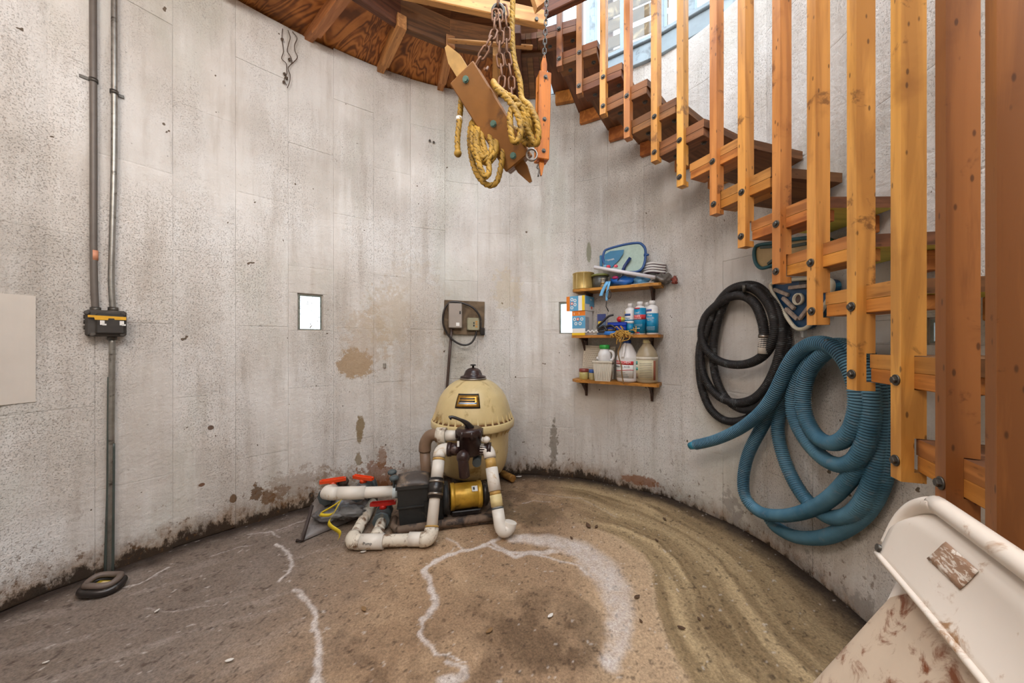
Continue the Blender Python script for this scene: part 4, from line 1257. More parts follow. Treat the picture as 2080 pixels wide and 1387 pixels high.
for n, (vl, vr, u0, u1, lab) in enumerate([(583, 576, 1162, 1342, 'top shelf board on brown brackets below the blue net'), (679, 679, 1160, 1341, 'middle shelf board on brown brackets holding white bottles'), (775, 781, 1158, 1338, 'bottom shelf board on brown brackets holding jugs')]):
    zz_ = (zat(u0, vl, 0) + zat(u1, vr, 0)) / 2 - (.012 if n < 2 else .0)
    zt = zz_ + .010
    SHZ.append(zt)
    s0, s1 = s_at(u0, 0), s_at(u1, 0)
    root = empty('wall_shelf', sp((s0 + s1) / 2, SD / 2, zt - .02), lab, 'shelf')
    M = frame(sp(0, 0, zt - .019), se, -sn, (0, 0, 1))
    m = MB(); L = s1 - s0
    sag = [(s0 - .0, .028), (s0 + .03, .0)]
    poly = [(s0, .05), (s0 + .045, .0), (s1 - .012, .0), (s1, .012), (s1, SD + .012), (s1 - .05, SD + .03), ((s0 + s1) / 2, SD + .034), (s0 + .05, SD + .03), (s0, SD + .0)]
    if n < 2: poly = [(s0, .012), (s0 + .012, .0)] + poly[2:]
    m.prism(poly, .019, M); m.build('board', M_shelf, root)
    for ub in ((1186, 1322) if n else (1196, 1325)):
        sb = s_at(ub, .10)
        wb = .02
        k_, ss_ = wray((sA.x + se.x * sb, sA.y + se.y * sb), (-sn.x, -sn.y))
        yb = SD + k_ - .004
        m = MB(); h = .17 if n < 2 else .115
        M2 = frame(sp(sb, 0, zt - .0192), se, -sn, (0, 0, 1))
        # steel bracket: arm under the board, leg on the wall, brace
        v = [(-wb / 2, .02, -.012), (wb / 2, .02, -.012), (wb / 2, .02, 0), (-wb / 2, .02, 0)]
        m.add([(-wb * .3, .02, -.008), (wb * .3, .02, -.008), (wb * .5, .02, 0), (-wb * .5, .02, 0), (-wb * .45, yb, -.03), (wb * .45, yb, -.03), (wb * .5, yb, 0), (-wb * .5, yb, 0)],
              [(0, 1, 2, 3), (7, 6, 5, 4), (1, 5, 6, 2), (0, 3, 7, 4), (3, 2, 6, 7), (0, 4, 5, 1)], 0, False, M2)
        m.add([(-wb * .55, yb - .022, -.02), (wb * .55, yb - .022, -.02), (wb * .35, yb - .012, -h), (-wb * .35, yb - .012, -h), (-wb * .6, yb, -.0), (wb * .6, yb, -.0), (wb * .4, yb, -h), (-wb * .4, yb, -h)],
              [(3, 2, 1, 0), (4, 5, 6, 7), (0, 1, 5, 4), (1, 2, 6, 5), (2, 3, 7, 6), (3, 0, 4, 7)], 0, False, M2)
        m.add([(-wb * .25, .05, -.012), (wb * .25, .05, -.012), (wb * .25, yb - .015, -h * .75), (-wb * .25, yb - .015, -h * .75), (-wb * .25, .075, -.012), (wb * .25, .075, -.012), (wb * .25, yb - .004, -h * .6), (-wb * .25, yb - .004, -h * .6)],
              [(0, 1, 2, 3), (7, 6, 5, 4), (0, 4, 5, 1), (1, 5, 6, 2), (2, 6, 7, 3), (3, 7, 4, 0)], 0, False, M2)
        br = m.build('bracket', M_brk, root)
Z1, Z2, Z3 = SHZ
fx, fy, fz = se, -sn, Vector((0, 0, 1))
def fr_at(u, back, z, yaw=0.0):
    c_, s_ = cos(yaw), sin(yaw)
    return frame(at(u, back, z), se * c_ - sn * s_, -sn * c_ - se * s_, (0, 0, 1))
def thing_at(name, M, label, cat, group=None): return empty(name, M.translation, label, cat, group)

# --- top shelf
M = fr_at(1185, .075, Z1); t = thing_at('metal_tin', M, 'round gold metal tin on the left end of the top shelf', 'tin')
m = MB(); m.lathe([(.074, 0), (.078, .003), (.077, .006), (.077, .112), (.0795, .115), (.0795, .12), (.077, .122), (.075, .118), (.073, .02), (.0, .019)], M, 36); m.build('can', plain('dull_gold_tin', '#b59a5c', .4, .45, .12, 9, .05, 40, '#8a7038', .4, 8), t)
for a in (-1.9, -1.2, -2.5):
    m = MB(); m.box((.0775 * cos(a), .0775 * sin(a), .06), (.003, .003, .11), M); m.build('seam', plain('seam_light', '#d6c590', .4, .4), t)
M = fr_at(1219, .06, Z1); t = thing_at('plastic_bowl', M, 'dark plastic bowl with olive rim beside the gold tin', 'bowl')
m = MB(); m.lathe([(.042, 0), (.05, .006), (.054, .085), (.0, .084)], M, 26); m.build('bowl', plain('smoky_plastic', '#4b4a44', .35, 0, .2), t)
m = MB(); m.lathe([(.053, .082), (.062, .083), (.063, .092), (.056, .098), (.0, .1)], M, 26); m.build('rim_lid', plain('olive_lid', '#6f7138', .4, 0, .15), t)
M = fr_at(1225, .012, Z1); t = thing_at('spool', M, 'small gold ringed spool in front of the dark bowl', 'spool')
m = MB(); m.lathe([(.016, 0), (.018, .004), (.017, .012), (.013, .02), (.013, .05), (.017, .056), (.017, .062), (0, .063)], M, 16); m.build('core', plain('gray_spool', '#a59d8e', .4, .2), t)
for z_ in (.008, .022): m = MB(); m.lathe([(.0185, z_), (.0185, z_ + .006)], M, 16); m.build('gold_ring', M_brass, t)
# blue skimmer net leaning on the wall
NR = lambda u, v, back: at(u, back, zat(u, v, back))
out = [(1226, 531), (1227, 512), (1236, 505), (1270, 496), (1296, 493), (1306, 498), (1311, 508), (1310, 530), (1304, 545), (1290, 552), (1262, 551), (1240, 548)]
bk = lambda v: .105 - (v - 493) * .0007
ring = catmull([NR(u, v, bk(v) ) for u, v in out], 5, True)
net = empty('skimmer_net', at(1268, .06, Z1), 'blue framed pool skimmer net standing on the top shelf', 'net')
M_net = plain('blue_net_frame', '#28508a', .4, 0, .12)
m = MB(); m.tube(ring, .0085, 10, closed=True); m.build('frame', M_net, net)
cen = sum(ring, Vector()) / len(ring)
m = MB(); vv = [cen + Vector((sn.x, sn.y, 0)) * -.012] + [r_ for r_ in ring]
m.add(vv, [(0, 1 + i, 1 + (i + 1) % len(ring)) for i in range(len(ring))], 0, True); m.build('mesh', plain('pale_green_net', '#a9bdb0', .6, 0, .1, 60, .2, 200), net)
hf = Vector((sn.x, sn.y, 0)) * .006
cover = [NR(u, v, bk(v)) + hf for u, v in [(1227, 546), (1229, 517), (1240, 510), (1268, 507), (1266, 516), (1258, 528), (1245, 541), (1238, 548)]]
m = MB(); m.add(cover + [c_ + hf * .3 for c_ in cover], [tuple(range(8, 16)), tuple(range(8))[::-1]] + [(i, (i + 1) % 8, 8 + (i + 1) % 8, 8 + i) for i in range(8)]); cv = m.build('card', plain('teal_card', '#1f6d92', .4, 0, .15), net)
text('CLEANER', .016, frame(NR(1239, 528, bk(528)) + hf * 1.6, se * .98 + fz * .12, fz, sn), M_white, net)
m = MB(); q_ = [NR(1270, 540, bk(540)) + hf * 2, NR(1281, 524, bk(524)) + hf * 2.2]; m.tube([NR(1264, 552, .04), q_[0], q_[1]], .011, 8); m.build('clip', plain('navy_clip', '#1d3468', .4), net)
m = MB(); m.tube([NR(1309, 517, .09), NR(1318, 517, .085)], .012, 8, radii=[.014, .006]); m.build('corner_tab', M_net, net)
m = MB(); m.box((0, 0, 0), (.02, .012, .085), fr_at(1221, .09, zat(1221, 530, .09)), .003); m.build('handle_socket', plain('teal_socket', '#2d6f98', .4), net)
for (u, v, c_, r_) in [(1236, 541, '#d23a4a', .012), (1251, 540, '#e05a6a', .011), (1229, 540, '#7fb4d0', .010)]:
    m = MB(); m.ball(tuple(NR(u, v, .03)), r_, (1.3, .6, 1), 10, 7); m.build('print_fish', plain('print_' + c_[1:], c_, .4), net)
# white tube lying across
a, b = NR(1207, 542, .018), NR(1331, 563, .006)
m = MB(); m.tube([a, b], .0125, 14)
tag(m.build('plastic_tube', plain('white_tube', '#dcd7da', .35, 0, .04), origin=b), 'white plastic tube lying slanted across the top shelf', 'tube')
# blue swimming float bag
def lump(name, c, rx, ry, rz, mat, label, cat, M3=None, jit=.25, seg=18, ring_=12, group=None):
    m = MB(); rs = random.Random(len(name) * 7 + int(abs(c[0]) * 1000) % 97)
    ph = [rs.uniform(0, 6) for _ in range(6)]
    v = []; f = []
    for i in range(ring_ + 1):
        t_ = -pi / 2 + pi * i / ring_
        for k_ in range(seg):
            a_ = 2 * pi * k_ / seg
            w_ = 1 + jit * (.5 * sin(3 * a_ + ph[0] + 2 * t_) + .35 * sin(5 * a_ - 4 * t_ + ph[1]) + .3 * sin(8 * a_ + 7 * t_ + ph[2]))
            v.append((rx * w_ * cos(t_) * cos(a_), ry * w_ * cos(t_) * sin(a_), max(rz * w_ * sin(t_), -rz * .92)))
    for i in range(ring_):
        for k_ in range(seg):
            k2 = (k_ + 1) % seg
            f.append((i * seg + k_, i * seg + k2, (i + 1) * seg + k2, (i + 1) * seg + k_))
    MM = (M3 if M3 is not None else Matrix.Identity(4)).copy(); MM.translation = Vector(c)
    m.add(v, f, 0, True, MM)
    return tag(m.build(name, mat, origin=(c[0], c[1], c[2] - rz * .92)), label, cat, group)
M_bluebag = plain('crinkled_blue_vinyl', '#1f5fae', .3, 0, .35, 12, .4, 25, '#3f8fd0', .45, 9, .6)
RM = frame((0, 0, 0), se, -sn, fz)
lump('vinyl_bag', at(1262, .07, Z1 + .033), .085, .05, .036, M_bluebag, 'crinkled blue vinyl bag under the white tube', 'bag', RM, .22)
lump('vinyl_float', at(1302, .07, Z1 + .03), .05, .045, .033, plain('pale_blue_vinyl', '#5d93b8', .35, 0, .3, 14, .3, 30, '#cfe0e8', .35, 10), 'pale blue vinyl float crumpled behind the tube end', 'float', RM, .25)
lump('pink_toy', at(1250, .035, Z1 + .062), .022, .015, .012, plain('magenta_plastic', '#b0265f', .4, 0, .1), 'small magenta plastic toy tucked below the white tube', 'toy', RM, .2, 12, 8)
m = MB(); m.tube([NR(1254, 569, .004), NR(1266, 556, .006)], .004, 8); tag(m.build('black_stick', M_blackp, origin=NR(1254, 569, .004)), 'short black stick poking out of the blue bag', 'stick')
m = MB(); m.grid(lambda a_, b_: at(1282 + 46 * a_, .004 + .07 * b_, Z1 + .003 + .006 * sin(a_ * 5) * b_ + .004 * a_), 8, 5, 0, True, .002)
tag(m.build('paper_sheet', M_white, origin=at(1305, .04, Z1)), 'folded white paper sheet on the right of the top shelf', 'paper')
# rolled white hose strips
M_str = plain('white_strap', '#dfdcd8', .5, 0, .06); M_strd = plain('dark_strap_edge', '#4a3036', .6)
st = empty('strap_roll', at(1330, .1, Z1 + .05), 'roll of white straps with dark edges behind the net', 'strap')
for i in range(4):
    z_ = zat(1328, 552 - 5.2 * i, .1)
    for mt, h_, o_, nm in ((M_str, .0125, 0, 'strap_layer'), (M_strd, .005, -.009, 'strap_edge')):
        m = MB(); m.grid(lambda a_, b_: at(1304 + 48 * a_ + i * .6, .10 - .03 * sin(pi * a_), z_ + o_ + .006 * sin(a_ * 4.6 + .3) - h_ / 2 + h_ * b_), 12, 1, 0, True, .03); m.build(nm, mt, st)
lump('refuse_bag', at(1345, .075, Z1 + .028), .055, .04, .032, plain('gray_bag_film', '#6e675f', .3, 0, .4, 16, .4, 30, '#b8b2aa', .35, 14, .6), 'crumpled gray film bag at the right end of the top shelf', 'bag', RM, .5)
lump('red_wrapper', at(1371, .06, Z1 + .012), .016, .02, .024, plain('red_brown_wrapper', '#8d4537', .4, 0, .3, 20, .3), 'red brown wrapper hanging off the top shelf end', 'wrapper', RM, .7, 12, 8)
# pale blue strap hanging off the edge
M_lb = plain('pale_blue_webbing', '#6fb0dc', .5, 0, .12, 30, .1, 90)
lan = empty('webbing_strap', NR(1230, 574, .0), 'pale blue webbing strap hanging off the top shelf', 'strap')
def ribbon(mb_, pts, wdir, w):
    pts = catmull(pts, 5)
    mb_.grid(lambda a_, b_: pts[int(round(a_ * (len(pts) - 1)))] + wdir * (w * (b_ - .5)), len(pts) - 1, 1, 0, True, .0015)
m = MB(); ribbon(m, [NR(1234, 571, .01), NR(1230, 578, -.006), NR(1224, 590, -.008), NR(1220, 602, -.008)], se, .024); m.build('strap', M_lb, lan)
m = MB(); ribbon(m, [NR(1238, 571, .01), NR(1236, 580, -.006), NR(1233, 595, -.008), NR(1232, 610, -.008)], se, .016); m.build('strap', M_lb, lan)
m = MB(); m.box((0, 0, 0), (.024, .006, .012), frame(NR(1220, 602, -.01), se, -sn, fz)); m.build('end_clip', M_blackp, lan)
m = MB(); lp = [NR(1237 + 4.2 * cos(a_), 597 + 9 * sin(a_), -.008) for a_ in [2 * pi * i / 20 for i in range(20)]]; m.tube(lp, .0022, 6, closed=True); m.build('split_ring', M_blackp, lan)
m = MB(); m.tube([NR(1232, 611, -.008), NR(1231, 622, -.006), NR(1236, 632, -.004)], .003, 6); m.build('cord', M_blackp, lan)

# --- middle shelf
M_card = plain('white_card', '#dcd9d4', .55, 0, .05, 8, .02); M_cblue = plain('card_blue', '#5fa3c9', .5, 0, .06); M_cor = plain('card_orange', '#e37d1c', .5, 0, .06); M_cyel = plain('card_yellow', '#ecc625', .5, 0, .06); M_cred = plain('card_red', '#d8604a', .5, 0, .06)
def carton(name, Mb, w, d, h, label, faces):
    t = empty(name, Mb.translation, label, 'box')
    m = MB(); m.box((0, 0, h / 2), (w, d, h), Mb, .0015); m.build('carton', M_card, t)
    for (fc, a0, a1, b0, b1, mt, e_) in faces:
        m = MB()
        if fc == 'F': m.box(((a0 + a1) / 2 * w - w / 2, -d / 2 - .0006 * e_, (b0 + b1) / 2 * h), ((a1 - a0) * w, .001 * e_, (b1 - b0) * h), Mb)
        else: m.box((w / 2 + .0006 * e_, (a0 + a1) / 2 * d - d / 2, (b0 + b1) / 2 * h), (.001 * e_, (a1 - a0) * d, (b1 - b0) * h), Mb)
        m.build('printed_panel', mt, t)
    return t
def icons(t, Mb, w, d, h, spots, r):
    for (a_, b_, mt) in spots:
        m = MB(); m.lathe([(r, 0), (r, .0006)], Mb @ frame((a_ * w - w / 2, -d / 2 - .0012, b_ * h), (1, 0, 0), (0, 0, 1), (0, -1, 0)), 14); m.build('printed_icon', mt, t)
        m = MB(); m.lathe([(r * .55, 0), (r * .55, .0004)], Mb @ frame((a_ * w - w / 2, -d / 2 - .0018, b_ * h), (1, 0, 0), (0, 0, 1), (0, -1, 0)), 8); m.build('printed_icon', M_cblue if mt is M_white else M_white, t)
yaw = -.95
kk = pxw(1170, .06)
def fr2(u, back, z, yaw):  # yaw about z: x axis turned toward the back
    x_ = Vector((se.x * cos(yaw) - (-sn.x) * sin(yaw), se.y * cos(yaw) - (-sn.y) * sin(yaw), 0))
    y_ = Vector((-x_.y, x_.x, 0))
    return frame(at(u, back, z), x_, y_, (0, 0, 1))
w, d, h = .105, .125, .178
Mb = fr2(1183, .085, Z2, .12)
t = carton('supply_carton', Mb, w, d, h, 'upright blue and white carton with orange top on the middle shelf', [('F', 0, 1, .80, 1, M_cor, 1), ('F', 0, 1, .28, .80, M_cblue, 1), ('F', 0, 1, 0, .10, M_cyel, 1), ('F', .0, 1, .10, .28, M_white, .8), ('S', 0, .5, .1, .75, plain('card_grayblue', '#a9b0b8', .5), 1)])
icons(t, Mb, w, d, h, [(.2, .66, M_white), (.45, .66, M_cred), (.75, .66, M_white), (.3, .48, M_white), (.62, .48, M_white)], .012)
text('5', .022, Mb @ frame((-.035, -d / 2 - .0014, .158), (1, 0, 0), (0, 0, 1), (0, -1, 0)), M_white, t); text('1', .022, Mb @ frame((.005, -d / 2 - .0014, .158), (1, 0, 0), (0, 0, 1), (0, -1, 0)), M_white, t)
w2, d2, h2 = .150, .15, .108
Mb = fr2(1179, .095, Z2 + .1795, .16)
t = carton('supply_carton', Mb, w2, d2, h2, 'blue and white carton lying sideways topmost of the two cartons', [('F', 0, .19, 0, 1, M_cor, 1), ('F', .19, .66, 0, 1, M_cblue, 1), ('F', .66, .86, 0, 1, M_white, .8), ('F', .86, 1, 0, 1, M_cyel, 1), ('S', .05, .98, .45, .98, M_cblue, 1), ('S', .5, .98, .3, .5, M_cblue, 1)])
icons(t, Mb, w2, d2, h2, [(.31, .78, M_white), (.31, .5, M_cred), (.31, .22, M_white), (.48, .7, M_white), (.48, .42, M_white)], .012)
text('SIZE', .016, Mb @ frame((w2 / 2 + .0016, .02, .083), (0, 1, 0), (0, 0, 1), (1, 0, 0)), M_white, t)
m = MB(); m.lathe([(.012, 0), (.012, .0006)], Mb @ frame((w2 / 2 + .001, .03, .025), (0, 1, 0), (0, 0, 1), (1, 0, 0)), 14); m.build('printed_icon', M_cred, t)
Mb = fr_at(1223, .12, Z2); t = carton('small_carton', Mb, .062, .03, .155, 'small dark blue and yellow printed carton behind the black cable', [('F', 0, 1, .62, 1, plain('card_indigo', '#3d4a86', .5), 1), ('F', .0, 1, .0, .62, plain('card_mixed', '#5a6f88', .5, 0, .5, 40), 1), ('F', .1, .6, .52, .66, M_cyel, 1.4)])
# blue hinged cases
M_case = plain('royal_blue_plastic', '#123fb0', .3, 0, .12)
for i, (zz_, hh) in enumerate([(Z2 + .020, .030), (Z2 + .0505, .026)]):
    Mb = fr_at(1254 + i, .075, zz_ + .012, .1); t = thing_at('plastic_case', Mb, ['lower royal blue plastic case under the other blue case', 'upper royal blue plastic case with the red ball on it'][i], 'case')
    m = MB(); m.box((0, 0, hh * .48), (.128, .09, hh * .9), Mb, .004); m.build('body', M_case, t)
    m = MB(); m.box((0, 0, hh * .92), (.133, .094, hh * .12), Mb, .0015); m.build('lid', M_case, t)
Mb = fr_at(1254, .085, Z2); m = MB(); m.box((0, 0, .016), (.12, .07, .031), Mb, .003); tag(m.build('black_case', M_blackp, origin=Mb.translation), 'flat black case underneath the blue plastic cases', 'case')
b_ = at(1259, .075, Z2 + .1095); ball = empty('toy_ball', b_ - Vector((0, 0, .02)), 'small red and yellow toy ball resting on the blue case', 'ball')
m = MB(); m.ball(tuple(b_), .022, (1, 1, .95), 14, 8); m.build('red_half', M_red, ball)
m = MB(); m.ball(tuple(b_ + se * .016), .019, (1, 1, .95), 14, 8); m.build('yellow_half', plain('yellow_green_plastic', '#c3b13a', .4), ball)
m = MB(); pts = [NR(1246, 639, .03), NR(1236, 642, .02), NR(1222, 655, .015), NR(1214, 663, .015), NR(1222, 668, .01), NR(1240, 660, .012), NR(1250, 668, .01), NR(1238, 672, .008), NR(1215, 672, .006), NR(1226, 662, .01), NR(1233, 671, .004)]
m.tube(catmull(pts, 6), .0075, 8); tag(m.build('black_cable', M_blackp, origin=at(1232, .02, Z2)), 'tangled black cable in front of the blue cases', 'cable')
Mb = fr_at(1242, .035, Z2); tp = thing_at('tape_roll', Mb, 'flat bright blue roll under the yellow label by the twine', 'roll')
m = MB(); m.lathe([(.02, 0), (.05, 0), (.052, .003), (.052, .022), (.05, .025), (.02, .025)], Mb, 26); m.build('roll', plain('bright_blue_roll', '#2f7bd0', .4, 0, .2, 30), tp)
m = MB(); m.box((-.01, -.01, .032), (.07, .03, .012), Mb, .002); m.build('label_card', plain('ochre_label', '#b89a3e', .5, 0, .4, 40), tp)
m = MB(); pts = [NR(1187 + 4 * i, 672 + (2.5 if i % 2 else -1.5), .004) for i in range(8)]
m.tube(catmull(pts, 4), .004, 8); tag(m.build('knotted_string', M_white, origin=at(1200, .004, Z2)), 'short white string knotted on the shelf below the carton', 'string')
# twine bundle spilling over the edge
M_tw = plain('tan_twine', '#c79a45', .7, 0, .35, 40, .2, 120)
tw = empty('twine_bundle', at(1265, .01, Z2), 'tan twine bundle spilling over the middle shelf edge', 'twine')
rs = random.Random(5)
for q_ in range(18):
    u_, v_ = rs.uniform(1248, 1284), rs.uniform(664, 675)
    pts = [NR(u_, v_, rs.uniform(-.004, .03))]
    for _ in range(5):
        u_ += rs.uniform(-11, 11); v_ += rs.uniform(-7, 9); pts.append(NR(min(max(u_, 1240), 1292), min(max(v_, 655), 700), rs.uniform(-.018, -.006)))
    m = MB(); m.tube(catmull(pts, 4), .0032, 6); m.build('strand', M_tw, tw)
m = MB(); pts = [NR(u_, v_, b_) for u_, v_, b_ in [(1263, 676, -.01), (1262, 690, -.012), (1260, 702, -.014), (1256, 712, -.016), (1257, 725, -.03), (1262, 742, -.03), (1263, 757, -.03), (1265, 770, -.028), (1267, 779, -.026)]]
m.tube(resample(catmull(pts, 6), .003), .0042, 8, lobes=3, amp=.3, pitch=.02); m.build('tail', [plain('dirty_twine', '#8a6636', .7, 0, .3), plain('twine_groove', '#4f3a1c', .8)], tw)
# four slim bottles
M_bot = plain('white_bottle_plastic', '#e6e3e0', .35, 0, .03); M_teal = plain('teal_label', '#1583ac', .4, 0, .06); M_lred = plain('label_red', '#d33b3f', .4)
def bottle(u, back, R, H, label, kind):
    M = fr_at(u, back, Z2, -.35)
    t = thing_at('chemical_bottle', M, label, 'bottle', 'slim white bottles on the middle shelf')
    m = MB(); m.lathe([(R * .9, 0), (R, .006), (R, H * .77), (R * .92, H * .81), (R * .62, H * .86), (R * .45, H * .875), (R * .45, H * .885)], M, 28); m.build('body', M_bot, t)
    m = MB(); m.lathe([(R * .52, H * .88), (R * .52, H * .985), (R * .45, H), (0, H)], M, 18); m.build('cap', M_bot, t)
    def band(z0, z1, mt, a0=-1.9, a1=1.9, e=.0006, nm='label'):
        m = MB(); m.grid(lambda a_, b_: M @ Vector(((R + e) * sin(a0 + (a1 - a0) * a_), -(R + e) * cos(a0 + (a1 - a0) * a_), H * (z0 + (z1 - z0) * b_))), 16, 1, 0, True, .0004); m.build(nm, mt, t)
    def tx(s_, z_, size, mt, sq=1.0): text(s_, size, M @ frame((0, 0, H * z_), (1, 0, 0), (0, 0, 1), (0, -1, 0)), mt, t, R + .0012, squeeze=sq)
    if kind == 0:
        band(.05, .36, M_teal); band(.36, .44, M_white); band(.44, .48, M_teal, e=.0007)
        band(.68, .75, plain('label_yellow', '#d9c24a', .4), -1.2, -.5, .0009); band(.6, .67, plain('label_navy', '#2a4f8d', .4), -1.0, .6, .0009)
        tx('Algae', .53, .017, M_teal); tx('Cleaner', .46, .015, M_teal)
    elif kind == 1:
        band(.04, .80, M_teal); band(.455, .60, M_lred, e=.001); band(.77, .81, M_lred, -.5, .5, .001)
        tx('Leaf', .66, .018, M_white); tx('STAIN', .56, .015, M_white); tx('REMOVER', .49, .013, M_white)
        band(.30, .305, M_white, -.9, .9, .001); band(.26, .265, M_white, -.9, .9, .001); band(.18, .2, M_white, -.5, .5, .001); band(.04, .075, M_lred, -.45, .45, .001)
    elif kind == 2:
        band(.05, .62, M_teal); band(.68, .74, plain('label_purple', '#56639a', .4), -.8, .4, .0009)
        tx('Mini', .56, .02, M_white); tx('Algaecide', .485, .016, M_white); tx('algicide', .43, .011, M_white)
        for z_ in (.22, .18, .14): band(z_, z_ + .006, M_white, -.9, .9, .001)
    return t
bottle(1325, .052, .038, .225, 'white bottle with plain teal lower label, rightmost of the row', 2)
bottle(1300, .045, .038, .222, 'white bottle with red stripe across its teal label', 1)
bottle(1280, .09, .036, .218, 'white bottle with pale label partly behind the red striped one', 0)
bottle(1314, .115, .030, .222, 'white bottle almost hidden behind the others, only its cap showing', 3)

# --- bottom shelf
m = MB(); Mb = fr_at(1213, .112, Z3, .0)
bd = empty('perforated_panel', Mb.translation, 'cream perforated panel leaning on the wall behind the basket', 'panel')
M_pan = plain('cream_panel', '#cfc5b2', .5, 0, .06)
Mb = Mb @ Matrix.Rotation(-.06, 4, 'X') @ Matrix.Rotation(.05, 4, 'Y') @ Matrix.Translation((0, 0, .006))
m.box((0, 0, .122), (.235, .006, .235), Mb, .001); m.build('sheet', M_pan, bd)
m = MB()
for i in range(15):
    for j in range(15):
        m.box((-.105 + .015 * i + (.0075 if j % 2 else 0), -.0035, .016 + .015 * j), (.0105, .003, .007), Mb)
tag(m.build('embossed_studs', plain('panel_shadow_gray', '#b9ad98', .6), bd), kind='stuff')  # studs a tone darker than the sheet
def jar(u, back, R, H, body, lid, label):
    M = fr_at(u, back, Z3); t = thing_at('small_jar', M, label, 'jar')
    m = MB(); m.lathe([(R * .92, 0), (R, .005), (R, H * .66), (R * .9, H * .7)], M, 20); m.build('glass', body, t)
    m = MB(); m.lathe([(R * 1.0, H * .7), (R * 1.02, H * .72), (R * 1.02, H * .97), (R * .9, H), (0, H)], M, 20); m.build('lid', lid, t)
jar(1186, .07, .034, .078, plain('tan_paste_glass', '#b7a867', .3, 0, .2, 20), plain('red_brown_lid', '#8a4034', .45, 0, .15), 'small tan jar with red brown lid on the bottom shelf end')
jar(1203, .045, .024, .075, plain('tan_clear_glass', '#b3a070', .25, 0, .3, 30), plain('blue_jar_lid', '#27529b', .4, 0, .1), 'small tan jar with blue lid beside the white basket')
# square basket
Mb = fr_at(1226, .055, Z3, .12); t = thing_at('plastic_basket', Mb, 'square cream plastic basket holding the green lidded bottle', 'basket')
M_bas = plain('cream_basket', '#d6cebd', .45, 0, .05)
bw, bt_, bh = .052, .066, .142
m = MB(); n_ = 4
lo = [(-bw, -bw), (bw, -bw), (bw, bw), (-bw, bw)]; hi = [(x_ / bw * bt_, y_ / bw * bt_) for x_, y_ in lo]
v = [(x_, y_, 0) for x_, y_ in lo] + [(x_, y_, bh) for x_, y_ in hi] + [(x_ * .94, y_ * .94, bh) for x_, y_ in hi] + [(x_ * .93, y_ * .93, .006) for x_, y_ in lo]
f = [(3, 2, 1, 0)] + [(i, (i + 1) % 4, 4 + (i + 1) % 4, 4 + i) for i in range(4)] + [(4 + i, 4 + (i + 1) % 4, 8 + (i + 1) % 4, 8 + i) for i in range(4)] + [(8 + i, 8 + (i + 1) % 4, 12 + (i + 1) % 4, 12 + i) for i in range(4)] + [(12, 13, 14, 15)]
m.add(v, f, 0, False, Mb); m.build('tub', M_bas, t)
m = MB(); m.box((0, 0, bh - .006), (.138, .138, .012), Mb, .003)
m = MB()
for s_ in range(4):
    R4 = Mb @ Matrix.Rotation(s_ * pi / 2, 4, 'Z')
    m.box((0, -bt_ - .001, bh - .007), (.140, .006, .014), R4, .002)
m.build('rim', M_bas, t)
m = MB()
for s_ in (0, 3, 1):
    R4 = Mb @ Matrix.Rotation(s_ * pi / 2, 4, 'Z')
    for i in range(9):
        x_ = -.9 + .225 * i
        m.tube([R4 @ Vector((x_ * bw * .95, -bw - .0006, .006)), R4 @ Vector((x_ * bt_ * .93, -bt_ + .001, bh - .014))], .0016, 4)
tag(m.build('basket_ribs', M_bas, t), kind='stuff')
Mb2 = fr_at(1228, .055, Z3 + .0065, 1.1); t = thing_at('milk_jug', Mb2, 'white handled bottle with green lid standing in the basket', 'bottle')
m = MB(); m.lathe([(.036, 0), (.042, .005), (.044, .14), (.046, .17), (.044, .187), (.036, .203), (.031, .212), (.030, .222)], Mb2, 24); m.build('body', M_bot, t)
m = MB(); m.lathe([(.034, .219), (.036, .222), (.036, .243), (.033, .247), (0, .247)], Mb2, 24); m.build('lid', plain('green_lid', '#2f9a3e', .4, 0, .08), t)
m = MB(); hr = fr_at(1228, .055, Z3, 0); m.tube(catmull([hr @ Vector(p_) for p_ in [(.036, -.005, .212), (.058, -.008, .205), (.066, -.008, .18), (.058, -.008, .152), (.040, -.005, .146)]], 5), .009, 10); m.build('handle', M_bot, t)
m = MB(); m.ball(tuple(at(1215, .05, Z3 + .156)), .014, seg=12); tag(m.build('white_ball', M_bot, origin=at(1215, .05, Z3 + .142)), 'small white ball resting on the basket edge', 'ball')
# jugs
def jug(u, back, R, H, mat, label, shoulder, capm, acid):
    M = fr_at(u, back, Z3, -.35); t = thing_at('chemical_jug', M, label, 'jug')
    Rn = .020
    m = MB(); m.lathe([(R * .86, 0), (R * .97, .008), (R, .022), (R, H * shoulder), (R * .98, H * (shoulder + .03)), (R * .78, H * (shoulder + .15)), (R * .48, H * .86), (Rn + .003, H * .91), (Rn, H * .93)], M, 36); body = m.build('body', mat, t)
    m = MB(); m.lathe([(Rn + .006, H * .915), (Rn + .006, H * .985), (Rn + .003, H), (0, H)], M, 20); m.build('cap', capm, t)
    def band(z0, z1, mt, a0=-1.15, a1=1.15, e=.0008, nm='label', wav=0.0):
        m = MB(); m.grid(lambda a_, b_: M @ Vector(((R + e) * sin(a0 + (a1 - a0) * a_), -(R + e) * cos(a0 + (a1 - a0) * a_), H * (z0 + (z1 - z0) * b_ + wav * sin(a_ * 5 + .5)))), 20, 1, 0, True, .0004); return m.build(nm, mt, t)
    def tx(s_, z_, size, mt, sq=1.0, off=0.0): text(s_, size, M @ Matrix.Rotation(off, 4, 'Z') @ frame((0, 0, H * z_), (1, 0, 0), (0, 0, 1), (0, -1, 0)), mt, t, R + .0018, squeeze=sq)
    return t, M, band, tx
M_milk = plain('white_jug_plastic', '#e4dfdb', .35, 0, .04); M_bcap = plain('blue_cap', '#2a4f9c', .4, 0, .08)
